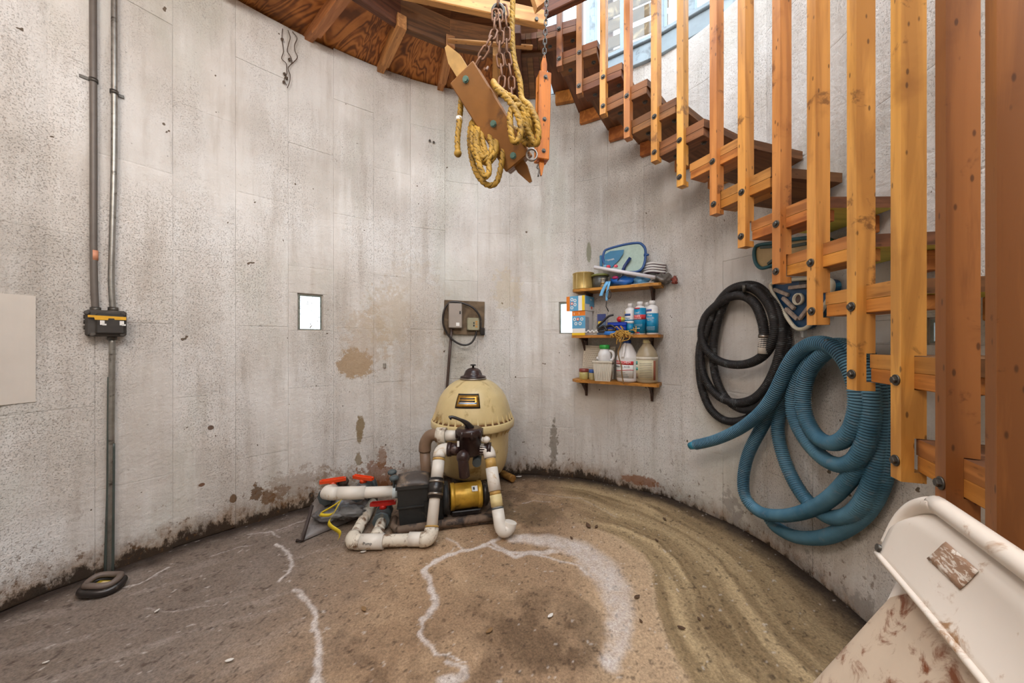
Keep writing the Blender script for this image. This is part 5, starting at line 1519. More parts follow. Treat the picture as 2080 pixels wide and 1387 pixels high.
t, M, band, tx = jug(1274, .075, .072, .29, M_milk, 'white acid jug with red band and blue cap', .56, M_bcap, True)
band(.10, .50, M_white); band(.415, .50, M_lred, e=.0014, wav=.006); band(.27, .285, M_lred, e=.0014, wav=-.014)
tx('TRANSCHEM', .462, .022, M_white); tx('MURIATIC ACID', .365, .018, M_ink, .9)
for z_, a0, a1 in ((.23, -.5, .4), (.19, -.6, .6), (.165, -.6, .6), (.14, -.5, .7), (.12, -.5, .7)): band(z_, z_ + .006, plain('fine_print', '#6d6a68', .6), a0, a1, .0014, 'fine_print')
m = MB(); m.tube(catmull([M @ Vector(p_) for p_ in [(.004, -.030, .262), (.010, -.052, .235), (.014, -.066, .20), (.012, -.071, .17)]], 5), .010, 10); m.build('grip_ridge', M_milk, t)
t, M, band, tx = jug(1314, .075, .070, .292, plain('murky_brown_jug', '#a8977a', .35, 0, .12, 8), 'murky brown jug with cream cap, far right of the bottom shelf', .60, plain('cream_cap', '#d8cd9a', .45), False)
band(.08, .53, plain('aged_label', '#cfc3a0', .5, 0, .1), -1.3, 1.35); band(.42, .50, plain('label_teal', '#4fa89f', .45), -1.28, -.45, .0014); band(.30, .36, bpy.data.materials['label_teal'], -1.28, -.4, .0014, 'label', .012); band(.37, .40, M_white, -1.28, -.4, .0014, 'label', .01)
band(.10, .22, plain('label_brown', '#8d7357', .5), -1.2, -.35, .0014); band(.08, .52, plain('label_redbrown', '#9c5a43', .5), 1.1, 1.35, .0014)
band(.53, .60, plain('foamy_white', '#d9cfbd', .4), -2.2, 2.2, .0004, 'liquid_line')
for i in range(9): band(.14 + .038 * i, .148 + .038 * i, bpy.data.materials['fine_print'], -.2, .95, .0014, 'fine_print')
# ------------------------------------------------------------------ hoses on the wall
def hose_path(pts, o0, o1, ox=1380, oy=540, k_=2.391):
    n_ = len(pts)
    return [wp(ox + u / k_, oy + v / k_, o0 + (o1 - o0) * i / (n_ - 1)) for i, (u, v) in enumerate(pts)]
def corrugate(mb_, path, r, pitch, amp, seg=12, taper=None):
    pts = resample(catmull(path, 8), pitch / 3.0)
    rad = [r + (amp if i % 3 == 1 else (-amp if i % 3 == 0 else amp * .2)) for i in range(len(pts))]
    mb_.tube(pts, r, seg, radii=rad, grooves=True)
    return pts
def hose_mat(name, c1, c2):
    k = NT(name); p = k.coords('Object')
    n = k.noise(p, 5, 4); g = k.step(k.noise(p, 30, 4), .55, .72)
    col = k.ramp(n, [(.3, lin(c1)), (.7, lin(c2))])
    col = k.mix(k.math('MULTIPLY', g, .35), col, lin('#8a8f90'))
    return k.done(col, .5, None, None, .35)
bp = [(407, 395), (412, 330), (398, 250), (365, 180), (310, 145), (245, 150), (180, 190), (125, 250), (107, 330), (127, 400), (180, 453), (250, 477), (330, 474), (400, 440), (445, 380), (465, 310), (452, 220), (412, 150), (360, 108), (300, 96), (235, 125), (175, 200), (140, 290), (107, 400), (107, 490), (137, 570), (192, 633), (270, 663), (350, 650), (412, 600), (458, 520), (490, 420), (500, 320), (478, 220), (430, 148), (370, 98), (300, 98), (235, 150), (192, 250), (168, 360), (166, 480), (187, 570), (232, 648), (300, 693), (370, 686), (430, 630), (480, 530), (512, 430), (518, 330), (492, 240), (440, 155), (360, 106), (280, 112), (200, 172), (140, 270), (102, 380), (96, 480), (108, 590), (147, 688), (206, 742), (270, 755), (340, 736), (400, 680), (450, 590), (480, 500)]
hk = wp(1500, 590, .05)
bh_ = empty('black_hose', wp(1505, 862, .04), 'coiled black corrugated hose hanging on the wall', 'hose')
M_bh = hose_mat('black_corrugated_hose', '#232122', '#3a3635'); M_bhg = plain('black_hose_groove', '#111010', .7)
m = MB(); path = hose_path(bp, .105, .028); corrugate(m, path, .0215, .0088, .0022, 11); m.build('hose', [M_bh, M_bhg], bh_)
e0, e1 = path[0], path[1]; dd = (e0 - e1).normalized()
m = MB(); m.tube([e0 - dd * .05, e0 + dd * .03], .022, 14); m.build('cuff', M_pvc, bh_)
m = MB(); m.tube([e0 - dd * .062, e0 - dd * .048], .0245, 14); m.build('clamp', M_chrome, bh_)
def peg(u, v, lab):
    m = MB(); a = wp(u, v, -.004); b = wp(u, v, .15); m.tube([a, b, b + Vector((0, 0, .03))], .009, 8)
    tag(m.build('wall_peg', M_bolt, origin=a), lab, 'peg')
peg(1512, 590, 'dark metal peg carrying the black hose coil'); 
up_ = [(75, 868), (180, 842), (300, 785), (400, 705), (462, 620), (520, 500), (570, 425), (640, 378), (720, 380), (790, 430), (842, 520), (868, 640), (852, 760), (805, 835), (735, 860), (665, 825), (615, 740), (600, 640), (622, 525), (685, 440), (760, 395), (850, 430), (910, 540), (925, 690), (905, 850), (850, 945), (770, 965), (690, 925), (610, 835), (558, 730), (555, 620), (600, 510), (690, 415), (800, 395), (890, 470), (935, 610), (925, 800), (860, 980), (740, 1120), (620, 1188), (500, 1212), (395, 1195), (325, 1130), (310, 1040), (332, 920), (390, 800), (480, 640), (580, 475), (690, 395), (830, 395), (930, 510), (970, 690), (962, 900), (930, 1065), (865, 1180), (780, 1222), (700, 1205), (605, 1120), (525, 980), (480, 820), (492, 700), (560, 560), (680, 425), (850, 400), (960, 520), (1010, 720), (1008, 900), (975, 1060), (905, 1190), (805, 1275), (690, 1318), (565, 1313), (472, 1268), (430, 1215)]
uh = empty('blue_hose', wp(1600, 1095, .04), 'big coil of blue corrugated pool hose hanging on the wall', 'hose')
M_uh = hose_mat('blue_corrugated_hose', '#3a6880', '#6c9ab0'); M_uhg = plain('blue_hose_groove', '#17394d', .6, 0, .2)
m = MB(); path = hose_path(up_, .15, .034); corrugate(m, path, .0265, .0098, .0026, 12); m.build('hose', [M_uh, M_uhg], uh)
e0, e1 = path[0], path[1]; dd = (e0 - e1).normalized()
m = MB(); m.tube([e0 - dd * .01, e0 + dd * .035], .0235, 14, radii=[.026, .020]); m.build('cuff', plain('teal_cuff', '#2b86a3', .45), uh)
peg(1680, 705, 'dark metal peg carrying the blue hose coil')

# ------------------------------------------------------------------ triangular vacuum heads
def headpts(px, off): return [wp(u, v, off) for u, v in px]
def plate_from(mb_, pts, nrm, th):
    c_ = sum(pts, Vector()) / len(pts); n_ = len(pts)
    v = [c_] + pts + [p_ - nrm * th for p_ in pts] + [c_ - nrm * th]
    f = [(0, 1 + i, 1 + (i + 1) % n_) for i in range(n_)] + [(1 + i, 1 + n_ + i, 1 + n_ + (i + 1) % n_, 1 + (i + 1) % n_) for i in range(n_)] + [(2 * n_ + 1, 1 + n_ + (i + 1) % n_, 1 + n_ + i) for i in range(n_)]
    mb_.add(v, f)
M_vblue = plain('dark_blue_vacuum_plastic', '#1f4468', .35, 0, .3, 12, .08, 50, '#3c7f99', .35, 9)
M_rim = plain('off_white_bumper', '#d3cdb9', .5, 0, .08)
M_brush = plain('worn_gray_bristle', '#a8988c', .9, 0, .3, 60, .5)
vh = empty('vacuum_head', wp(1628, 668, .03), 'dark blue triangular pool vacuum head with cream bumper on the wall', 'vacuum head')
ol = [(1565, 582), (1574, 573), (1605, 568), (1645, 565), (1680, 567), (1691, 574), (1690, 590), (1678, 615), (1660, 643), (1642, 662), (1628, 668), (1614, 664), (1596, 640), (1576, 606)]
rp = catmull(headpts(ol, .055), 4, True)
_, sv = wray((0, 0), ((1628 - CU) / FPX, 1)); nv_ = wfr(sv)[1]
m = MB(); m.tube(rp, .0085, 10, closed=True); m.build('bumper', M_rim, vh)
m = MB(); plate_from(m, catmull(headpts(ol, .042), 4, True), nv_, .035); m.build('shell', M_vblue, vh)
cc_ = wp(1625, 607, .045); M = basis(nv_, (0, 0, 1)).to_4x4(); M.translation = cc_
m = MB(); m.lathe([(.021, 0), (.027, 0), (.027, .014), (.021, .014), (.021, .002)], M, 22); m.build('hub_ring', M_rim, vh)
m = MB(); m.lathe([(.0205, .001), (.0205, .0035)], M, 22); m.build('hub_hole', plain('taupe_hole', '#5c4a45', .8), vh)
for (a, b) in [((1573, 587), (1602, 599)), ((1590, 604), (1614, 627)), ((1596, 626), (1620, 648)), ((1624, 648), (1644, 622)), ((1603, 584), (1640, 580)), ((1648, 618), (1668, 590))]:
    p0, p1 = wp(*a, .052), wp(*b, .052); d = p1 - p0
    M = frame((p0 + p1) / 2, d, nv_.cross(d), nv_); m = MB(); m.box((0, 0, 0), (d.length, .016, .014), M, .002); m.build('brush_strip', M_brush, vh)
p0 = wp(1633, 670, .03); m = MB(); m.box(tuple(p0 + Vector((0, 0, -.012))), (.02, .012, .045), ch=.003); m.build('hanger_tab', plain('clear_gray_tab', '#b5b8b6', .3), vh)
m = MB(); p0 = wp(1640, 578, .046); d = wp(1650, 578, .046) - p0; M = frame(p0, d, nv_.cross(d), nv_); m.box((0, 0, 0), (.085, .035, .012), M, .003); m.build('weight_bar', M_blackp, vh)
vh2 = empty('vacuum_head', wp(1548, 545, .03), 'teal rimmed beige vacuum head hung behind the stair treads', 'vacuum head')
ol = [(1533, 505), (1541, 497), (1575, 492), (1610, 486), (1650, 482), (1684, 486), (1690, 496), (1670, 508), (1630, 519), (1590, 530), (1562, 541), (1546, 544), (1536, 535), (1532, 520)]
_, sv = wray((0, 0), ((1590 - CU) / FPX, 1)); nv2 = wfr(sv)[1]
M_teal2 = plain('dark_teal_bumper', '#1d5058', .45, 0, .1)
m = MB(); m.tube(catmull(headpts(ol, .075), 4, True), .0085, 10, closed=True); m.build('bumper', M_teal2, vh2)
m = MB(); plate_from(m, catmull(headpts(ol, .066), 4, True), nv2, .04); m.build('shell', plain('beige_sole', '#b59a6c', .5, 0, .12), vh2)
for (a, b) in [((1560, 536), (1600, 505)), ((1605, 500), (1640, 494)), ((1545, 502), (1600, 498))]:
    p0, p1 = wp(*a, .072), wp(*b, .072); d = p1 - p0
    M = frame((p0 + p1) / 2, d, nv2.cross(d), nv2); m = MB(); m.box((0, 0, 0), (d.length, .014, .012), M, .002); m.build('rib', plain('dark_rib', '#3d4a44', .5), vh2)

# ------------------------------------------------------------------ folded chair leaning on the stair balusters
ce = Vector((.493, .870, 0)); cg = Vector((.870, -.493, 0))
C1 = Vector((.648, .551, .812))            # far end of the top rail
cw = (cg * .041 + Vector((0, 0, .134))).normalized()     # up along the back
cn = ce.cross(cw); cn = cn if cn.dot(-cg) > 0 else -cn   # the face seen in the photo
def cpt(a, w, o=0.0): return C1 - ce * a + cw * w + cn * o
M_enam = plain('cream_enamel', '#d8cdc0', .3, 0, .05, 5, .03, 30, '#a07b58', .10, 20, .5)
M_rust = plain('rust_spotted_enamel', '#cdb9a2', .5, 0, .1, 6, .1, 60, '#7a4526', .62, 26)
ch_ = empty('folding_chair', (.42, .55, 0), 'folded cream metal folding chair leaning on the stair balusters', 'chair')
CWD = .42; rc = .075
def back_curve(inset, low):
    pts = []
    for k_ in range(9):
        a_ = pi - k_ * pi / 16
        pts.append((rc + (rc - inset) * cos(a_) , -rc + (rc - inset) * sin(a_)))
    q_ = [(x_, y_) for x_, y_ in pts]
    left = [(inset, low)] + q_
    return left + [(CWD - x_, y_) for x_, y_ in left[::-1]]
rail = [cpt(x_, y_) for x_, y_ in [(-.0, -.104)] + back_curve(0, -.09)[1:-1] + [(CWD, -.104)]]
m = MB(); m.tube(catmull(rail, 4), .0125, 14); m.build('back_tube', M_enam, ch_)
def panel(a_, b_):
    x_ = .004 + (CWD - .008) * a_
    e_ = min(x_, CWD - x_)
    top = -.004 - (rc - sqrt(max(rc * rc - (rc - min(e_, rc)) ** 2, 0)))
    y_ = -.122 + (top + .122) * b_
    dish = -.012 * sin(pi * a_) * (.4 + .6 * sin(pi * min(b_, .9)))
    return cpt(x_, y_, .012 + dish - .020 * max(0, (b_ - .72) / .28) ** 1.5)
m = MB(); m.grid(panel, 40, 12, 0, True, .0025); pn_ = m.build('backrest', M_enam, ch_)
def prim(name, pts, r_, mat): 
    m = MB(); m.tube(pts, r_, 10); return m.build(name, mat, ch_)
prim('backrest_lip', [panel(i / 30, 0) for i in range(31)], .0045, M_enam)
# worn patch of old tape
def tape_mat():
    k = NT('worn_tape_glue'); p = k.coords('Object', (1, 1, 1))
    n = k.noise(k.coords('Object', (60, 60, 190)), 1.0, 5, .7, .5)
    return k.done(k.mix(k.step(n, .44, .52), lin('#d8cdc0'), lin('#9b7b63')), .6)
def pxback(u, v, off=.0):
    d = Vector(((u - CU) / FPX, 1, (CV - v) / FPX)); o = Vector((0, 0, CAMH))
    c0 = cpt(0, 0, .004 + off)
    k_ = (c0 - o).dot(cn) / d.dot(cn)
    q_ = o + d * k_
    return q_
tq = [pxback(u, v, .0) for u, v in [(1884, 1133), (1922, 1099), (1985, 1157), (1944, 1194)]]
ta = [(C1 - q_).dot(ce) for q_ in tq]; tw_ = [(q_ - C1).dot(cw) for q_ in tq]
def on_panel(a, w, o):
    best = panel(a / CWD, .5); 
    top = -.004; b_ = (w + .122) / (.118)
    q_ = panel(min(max(a / CWD, 0), 1), min(max(b_, 0), .96)); return q_ + cn * o
m = MB(); m.grid(lambda s_, t_: on_panel((ta[0] * (1 - s_) + ta[1] * s_) * (1 - t_) + (ta[3] * (1 - s_) + ta[2] * s_) * t_, (tw_[0] * (1 - s_) + tw_[1] * s_) * (1 - t_) + (tw_[3] * (1 - s_) + tw_[2] * s_) * t_, .001), 6, 6, 0, True, .0005)
m.build('tape_residue', tape_mat(), ch_)
# folded seat hanging below the back
S0 = Vector((.630, .548, .672)); sdn = (Vector((.532, .611, .444)) - Vector((.62, .56, .64))).normalized()
sdn = (sdn - ce * sdn.dot(ce)).normalized(); sn2 = ce.cross(sdn); sn2 = sn2 if sn2.dot(-cg) > 0 else -sn2
def seat(a_, b_):
    x_ = -.012 + .42 * a_; y_ = .40 * b_
    e_ = min(a_, 1 - a_)
    y_ += .05 * (1 - min(1, e_ / .12)) ** 2 * (1 - b_)
    edge = max(0, 1 - min(a_, 1 - a_, b_, 1 - b_) / .05)
    return S0 - ce * x_ + sdn * y_ + sn2 * (-.008 * edge * edge + .0)
m = MB(); m.grid(seat, 30, 24, 0, True, .003); m.build('seat', M_rust, ch_)
for a_ in (0.0, CWD):
    top = cpt(a_, -.10, -.035); 
    dirn = -cw
    k_ = (top.z - .012) / -dirn.z
    prim('leg', [top, top + dirn * k_ ], .0115, M_enam)
    q0 = S0 - ce * (a_ * .9 + .02) + sdn * .10 - sn2 * .035
    k2 = (q0.z - .012) / -sdn.z
    prim('rear_leg', [q0 + sdn * -.06, q0 + sdn * k2], .011, M_enam)
prim('stretcher', [cpt(0, -.62), cpt(CWD, -.62)], .008, M_enam)
m = MB(); m.cyl(cpt(.004, -.112, .006), cpt(.004, -.112, .016), .006, 8); m.build('rivet', M_bolt, ch_)
RMi = Matrix.Identity(4)
lump('blue_tarp_bundle', (1.245, 1.075, .125), .055, .06, .135, plain('blue_tarp', '#1b4f9a', .4, 0, .3, 12, .3, 25), 'crumpled blue tarp bundle on the floor behind the chair', 'tarp', RMi, .18)

# ------------------------------------------------------------------ hoisting tackle: two wooden pulley blocks, chains and rope
M_oldblk = plain('scuffed_brown_block_wood', '#85561f', .45, 0, .22, 7, .1, 40, '#5d3a18', .4, 8, .4)
M_orblk = wood('orange_block_wood', '#bd7026', '#7c3f14', 'Z', .4, .7, .8, .05)
M_chain = plain('rusty_chain', '#7b5a45', .6, .5, .3, 60, .2, 150)
M_green = plain('verdigris_bolt', '#5f7d72', .5, .5, .2)
def pulley_block(name, label, c, ax, wd_, L, W, T, mat, cat_='pulley block', bolts=((0, .42), (0, -.06), (0, -.42)), boltm=M_green):
    c = Vector(c); ax = Vector(ax).normalized(); wd_ = Vector(wd_); wd_ = (wd_ - ax * wd_.dot(ax)).normalized(); th_ = wd_.cross(ax)   # towards the camera when it has -y
    if th_.y > 0: th_ = -th_
    M = frame(c, wd_, ax, wd_.cross(ax))
    s_ = 1 if wd_.cross(ax).dot(th_) > 0 else -1
    root = empty(name, c, label, cat_)
    ck = T * .30
    for sg in (1, -1):
        m = MB(); m.box((0, 0, s_ * sg * (T / 2 - ck / 2)), (W, L, ck), M, .003); o = m.build('cheek', mat, root)
        if sg == 1:
            for bx_, by_ in bolts:
                m = MB(); m.lathe([(.011, 0), (.011, .002), (.0075, .0022), (.0075, .008)], M @ Matrix.Translation((bx_ * W, by_ * L, s_ * T / 2)) @ (Matrix.Identity(4) if s_ > 0 else Matrix.Rotation(pi, 4, 'X')), 8, smooth=False); m.build('bolt', boltm, o)
    for sg in (1, -1):
        m = MB(); m.box((0, sg * L * .40, 0), (W * .94, L * .2, T * .40), M, .002); m.build('spacer', mat, root)
    y1 = L / 2
    m = MB(); m.prism([(-W * .23, y1 * .5), (W * .23, y1 * .5), (W * .23, y1 + .055), (W * .06, y1 + .10), (-W * .06, y1 + .10), (-W * .23, y1 + .06)], T * .22, M @ Matrix.Translation((0, 0, -T * .11))); m.build('tongue', plain('pale_split_wood', '#b58f52', .6, 0, .3, 20, .2) if mat is M_oldblk else mat, root)
    m = MB(); m.prism([(-W * .2, -y1 * .5), (-W * .2, -y1 - .02), (-W * .05, -y1 - .07), (W * .05, -y1 - .07), (W * .2, -y1 - .02), (W * .2, -y1 * .5)][::-1], T * .22, M @ Matrix.Translation((0, 0, -T * .11))); m.build('tongue', mat, root)
    m = MB(); m.lathe([(.004, -T * .12), (W * .40, -T * .12), (W * .33, 0), (W * .40, T * .12), (.004, T * .12)], M, 22); m.build('sheave', M_bolt, root)
    return root, M, s_
A0, A1 = P(942, 138, 1.10), P(1056, 322, 1.16)
axb = (A0 - A1); cb = (A0 + A1) / 2 + Vector((0, .035, 0))
blk1, MB1, s1 = pulley_block('pulley_block', 'scuffed brown wooden pulley block tilted in the yellow rope', cb, axb, Vector((1, -.42, .55)), axb.length, .098, .085, M_oldblk)
m = MB(); rg = P(1080, 314, 1.13); m.tube([rg + Vector((.017 * cos(a_), .006 * sin(a_), .022 * sin(a_))) for a_ in [2 * pi * i / 18 for i in range(18)]], .0035, 8, closed=True); m.build('ring', M_chrome, blk1)
m = MB(); m.tube([P(984, 139, 1.09), P(988, 142, 1.10), P(991, 136, 1.11)], .004, 8); m.build('hook', M_chain, blk1)
B0, B1 = P(1103, 153, 1.72), P(1101, 328, 1.72)
blk2, MB2, s2 = pulley_block('pulley_block', 'orange wooden pulley block hanging upright near the stair foot', (B0 + B1) / 2, (B0 - B1) + Vector((.006, 0, 0)), Vector((1, .25, 0)), (B0 - B1).length, .062, .06, M_orblk, bolts=((0, .43), (0, -.05), (0, -.41)), boltm=M_bolt)
m = MB(); hk_ = [P(1093, 333, 1.71), P(1091, 340, 1.71), P(1095, 344, 1.71), P(1093, 358, 1.71)]; m.tube(catmull(hk_, 4), .004, 8); m.build('hook', M_bolt, blk2)
def link_mesh(L, w, r):
    m = MB(); pts = []
    for k_ in range(20):
        a_ = 2 * pi * k_ / 20
        x_, z_ = cos(a_) * w, sin(a_) * w
        z_ += (L / 2 - w) * (1 if sin(a_) >= 0 else -1)
        pts.append(Vector((x_, 0, z_)))
    m.tube(pts, r, 6, closed=True)
    return m.mesh('chain_link', M_chain)
def chain(label, path, L, w, r, mat=None):
    me_ = link_mesh(L, w, r)
    if mat: me_.materials[0] = mat
    pts = resample(catmull(path, 6), L - 2.3 * r)
    root = empty('hoist_chain', pts[-1], label, 'chain')
    prev = None
    for i in range(len(pts) - 1):
        d = (pts[i + 1] - pts[i]).normalized(); mid = (pts[i] + pts[i + 1]) / 2
        R = basis(d, Vector((1, .3, 0)) if abs(d.z) > .5 else Vector((0, 1, .2)))
        Mq = R.to_4x4() @ Matrix.Rotation(pi / 2 * (i % 2) + .4, 4, 'Z'); Mq.translation = mid - ORIG[root]
        o = bpy.data.objects.new('chain_link', me_); COL.objects.link(o); o.parent = root; o.matrix_basis = Mq
top = Vector((-.03, 1.235, 3.18))
sh = P(1012, 12, 1.13)
chain('rusty chain hanging straight from the beam above the tackle', [top, sh.lerp(top, .5), sh], .045, .0105, .0036)
m = MB(); m.tube([sh + Vector((.018 * cos(a_), .004, .02 * sin(a_) - .012)) for a_ in [2 * pi * i / 16 for i in range(16)]], .006, 8, closed=True)
tag(m.build('shackle', M_bolt, origin=sh - Vector((0, 0, .03))), 'dark iron shackle joining the rusty chains', 'shackle')
chain('rusty chain slanting from the shackle to the brown block top', [P(1006, 20, 1.125), P(1005, 60, 1.12), P(996, 85, 1.11), P(984, 104, 1.11), P(972, 124, 1.12), P(963, 140, 1.13)], .042, .0105, .0036)
chain('rusty chain hanging behind the rope with its loose end, nearer the block', [P(1013, 22, 1.13), P(1017, 70, 1.13), P(1014, 110, 1.135), P(1020, 150, 1.14), P(1018, 178, 1.14)], .042, .0105, .0036)
chain('rusty chain hanging closest to the upright rope', [P(1022, 10, 1.15), P(1030, 60, 1.15), P(1029, 110, 1.155), P(1038, 150, 1.16), P(1040, 205, 1.16)], .044, .0105, .0036)
chain('thin black chain holding the orange pulley block', [Vector((P(1112, 0, 1.72).x, 1.72, 3.13)), P(1110, 10, 1.72), P(1108, 60, 1.72), P(1105, 128, 1.72)], .030, .008, .0028, M_bolt)
# rope
M_rope = plain('yellow_poly_rope', '#ad8730', .65, 0, .4, 30, .2, 120, '#5a4318', .5, 14)
rp_ = [(1042, -120, 1.20), (1042, -20, 1.19), (1040, 60, 1.18), (1044, 120, 1.17), (1056, 165, 1.16), (1060, 200, 1.15), (1075, 215, 1.09), (1090, 245, 1.07), (1094, 275, 1.07), (1088, 293, 1.08), (1075, 270, 1.08), (1065, 235, 1.07), (1050, 205, 1.06), (1025, 190, 1.05), (1008, 175, 1.07), (1002, 166, 1.10),
       (1010, 180, 1.05), (1035, 205, 1.04), (1052, 235, 1.03), (1058, 262, 1.03), (1052, 285, 1.03), (1043, 286, 1.03), (1038, 268, 1.03), (1036, 235, 1.04), (1045, 215, 1.05), (1070, 225, 1.08), (1085, 260, 1.10), (1070, 285, 1.13), (1040, 260, 1.16), (1000, 245, 1.18), (975, 235, 1.18),
       (962, 250, 1.17), (957, 280, 1.16), (962, 310, 1.15), (985, 330, 1.14), (1003, 318, 1.14), (1008, 290, 1.15), (995, 262, 1.17), (978, 240, 1.17), (968, 262, 1.15), (966, 295, 1.13), (974, 335, 1.12), (985, 358, 1.12), (993, 350, 1.12), (992, 330, 1.13), (985, 305, 1.14), (978, 270, 1.15), (985, 245, 1.17),
       (962, 245, 1.18), (954, 275, 1.18), (958, 320, 1.17), (970, 355, 1.16), (990, 375, 1.15), (1008, 370, 1.15), (1017, 340, 1.15), (1020, 305, 1.16), (1008, 270, 1.18), (988, 243, 1.18), (974, 255, 1.16), (972, 285, 1.15), (982, 310, 1.14), (996, 312, 1.14), (1003, 290, 1.15), (990, 258, 1.17), (970, 240, 1.18), (959, 270, 1.15), (961, 300, 1.14), (972, 322, 1.13), (992, 322, 1.13), (1006, 305, 1.14), (1000, 275, 1.16), (982, 246, 1.18), (970, 270, 1.14), (970, 300, 1.13), (983, 320, 1.125), (999, 300, 1.14), (992, 262, 1.16),
       (1012, 250, 1.18), (1045, 262, 1.15), (1070, 272, 1.11), (1078, 255, 1.09), (1068, 228, 1.08), (1048, 214, 1.07), (1058, 240, 1.07), (1074, 268, 1.08), (1082, 285, 1.09), (1072, 292, 1.12), (1040, 270, 1.16), (1000, 245, 1.18), (966, 232, 1.19), (948, 205, 1.20), (938, 198, 1.19), (935, 225, 1.17), (932, 255, 1.16), (929, 285, 1.16), (930, 310, 1.16)]
rope = empty('hoist_rope', P(985, 380, 1.15), 'yellow braided rope coiled around the tilted pulley block', 'rope')
rpts = resample(catmull([P(*q_) for q_ in rp_], 8), .0035)
m = MB(); m.tube(rpts, .0102, 15, lobes=3, amp=.42, pitch=.046); m.build('rope', [M_rope, plain('rope_groove', '#4a3510', .8)], rope)
m = MB(); q0 = P(933, 238, 1.165); m.tube([q0, q0 - Vector((0, 0, .012))], .0115, 12); m.build('white_tape_band', M_white, rope)
m = MB(); m.ball(tuple(P(930, 311, 1.16)), .013, seg=10); m.build('knot', M_rope, rope)
# ------------------------------------------------------------------ conduits and boxes on the left wall
M_cond = plain('painted_gray_conduit', '#6a625b', .5, .2, .12, 20, .05, 60)
M_galv = plain('galvanised_conduit', '#9b9891', .38, .8, .25, 30, .05, 60, '#55504a', .35, 20)
def wpath(pts, off): return catmull([wp(u, v, off) for u, v in pts], 6)
def strap(root, u, v, off, du):
    m = MB(); s_ = ws(u); c_ = wp(u, v, off)
    p_, n_, t_ = wfr(s_)
    hp_ = [c_ + (t_ * cos(a_) + n_ * sin(a_)) * .0145 for a_ in [-.6 + (pi + 1.2) * i / 10 for i in range(11)]]
    m.grid(lambda a_, b_: hp_[int(round(a_ * 10))] + Vector((0, 0, .016 * (b_ - .5))), 10, 1, 0, True, -.002); m.build('clamp', M_bolt, root)
    q_ = wp(u + du, v - (6 if du < 0 else -6), .004); M = frame(q_, t_, Vector((0, 0, 1)), t_.cross(Vector((0, 0, 1))))
    m = MB(); m.box((0, 0, 0), (.034, .014, .004), M, .001); m.build('clamp_ear', M_bolt, root)
c1 = empty('conduit', wp(194, 632, .025), 'gray conduit pipe with orange sticker entering the box top', 'conduit')
m = MB(); m.tube(wpath([(189, -195), (189, 0), (190, 300), (190, 480), (191, 570), (194, 632)], .022), .0118, 12); m.build('pipe', M_cond, c1)
strap(c1, 190, 163, .022, -17)
m = MB(); m.tube([wp(191.5, 508, .022), wp(191.5, 528, .022)], .0122, 12); m.build('sticker', plain('orange_sticker', '#c98a6a', .5), c1)
c2 = empty('conduit', wp(230, 632, .025), 'galvanised conduit pipe beside the gray one', 'conduit')
m = MB(); m.tube(wpath([(233, -190), (232, 0), (232, 300), (228, 480), (226, 570), (230, 632)], .022), .0105, 12); m.build('pipe', M_galv, c2)
strap(c2, 232, 187, .022, 9)
# junction box
cs = ws(215); p_, n_, t_ = wfr(cs, .032)
if t_.x < 0: t_ = -t_
bz = wp(215, 657).z; sc_ = wp(215, 657).y / FPX
MBX = frame(Vector((p_.x, p_.y, bz)), t_, n_.cross(t_) * -1 if n_.cross(t_).z < 0 else n_.cross(t_), n_)
MBX = frame(Vector((p_.x, p_.y, bz)), t_, Vector((0, 0, 1)), t_.cross(Vector((0, 0, 1))))
bw_, bh2 = (wp(257, 657) - wp(174, 657)).length, 52 * sc_
jb = empty('junction_box', Vector((p_.x, p_.y, bz - bh2 / 2)), 'dark gray electrical box with torn yellow tape', 'junction box')
M_jb = plain('dusty_iron_box', '#4b4641', .6, .3, .3, 18, .2, 60, '#6f665d', .45, 12)
m = MB(); m.box((0, 0, 0), (bw_, bh2, .062), MBX, .008); m.build('box', M_jb, jb)
m = MB(); m.box((.012, -.002, .036), (bw_ * .72, bh2 * .78, .014), MBX, .006); lidb = m.build('cover', plain('dark_cover', '#3a3632', .55, .3, .3, 18, .2), jb)
for sx, sy in ((-.5, .38), (.46, .38), (-.36, -.42), (.44, -.42)):
    m = MB(); m.lathe([(.010, .026), (.010, .036), (.006, .038)], MBX @ Matrix.Translation((sx * bw_ * .9, sy * bh2, 0)), 10); m.build('screw_lug', M_jb, jb)
M_tape = plain('yellow_tape', '#dca41e', .5, 0, .15, 30)
m = MB(); m.prism([(-.055, .0), (.068, -.004), (.068, -.018), (.03, -.018), (.028, -.012), (.01, -.012), (.008, -.020), (-.033, -.020), (-.035, -.010), (-.055, -.010)][::-1], .0015, MBX @ Matrix.Translation((-.003, .034, .0435)) @ Matrix.Diagonal((.9, 1, 1, 1))); m.build('tape_strip', M_tape, jb)
for x_ in (-.012, .045):
    m = MB(); m.box((x_, .002, .0438), (.013, .019, .0015), MBX); m.box((x_ + .006, -.006, .0438), (.012, .007, .0015), MBX); m.build('paper_scrap', M_white, jb)
for u in (194, 230):
    m = MB(); m.tube([wp(u, 624, .022), wp(u, 633, .024)], .017, 12); m.build('connector', M_bolt, jb)
m = MB(); m.tube([wp(228, 680, .022), wp(228, 690, .022)], .016, 12); m.build('connector', M_bolt, jb)
for dy in (-.02, .005, .028):
    m = MB(); m.lathe([(.009, 0), (.009, .003), (.006, .004)], MBX @ frame((-bw_ / 2, dy, -.004), (0, 1, 0), (0, 0, 1), (-1, 0, 0)), 12); m.build('knockout', M_jb, jb)
c3 = empty('conduit', wp(220, 1178, .02), 'galvanised conduit dropping from the box to the floor', 'conduit')
m = MB(); m.tube(wpath([(228, 684), (227, 800), (225, 1000), (222, 1168)], .022), .0105, 12); m.build('pipe', M_galv, c3)
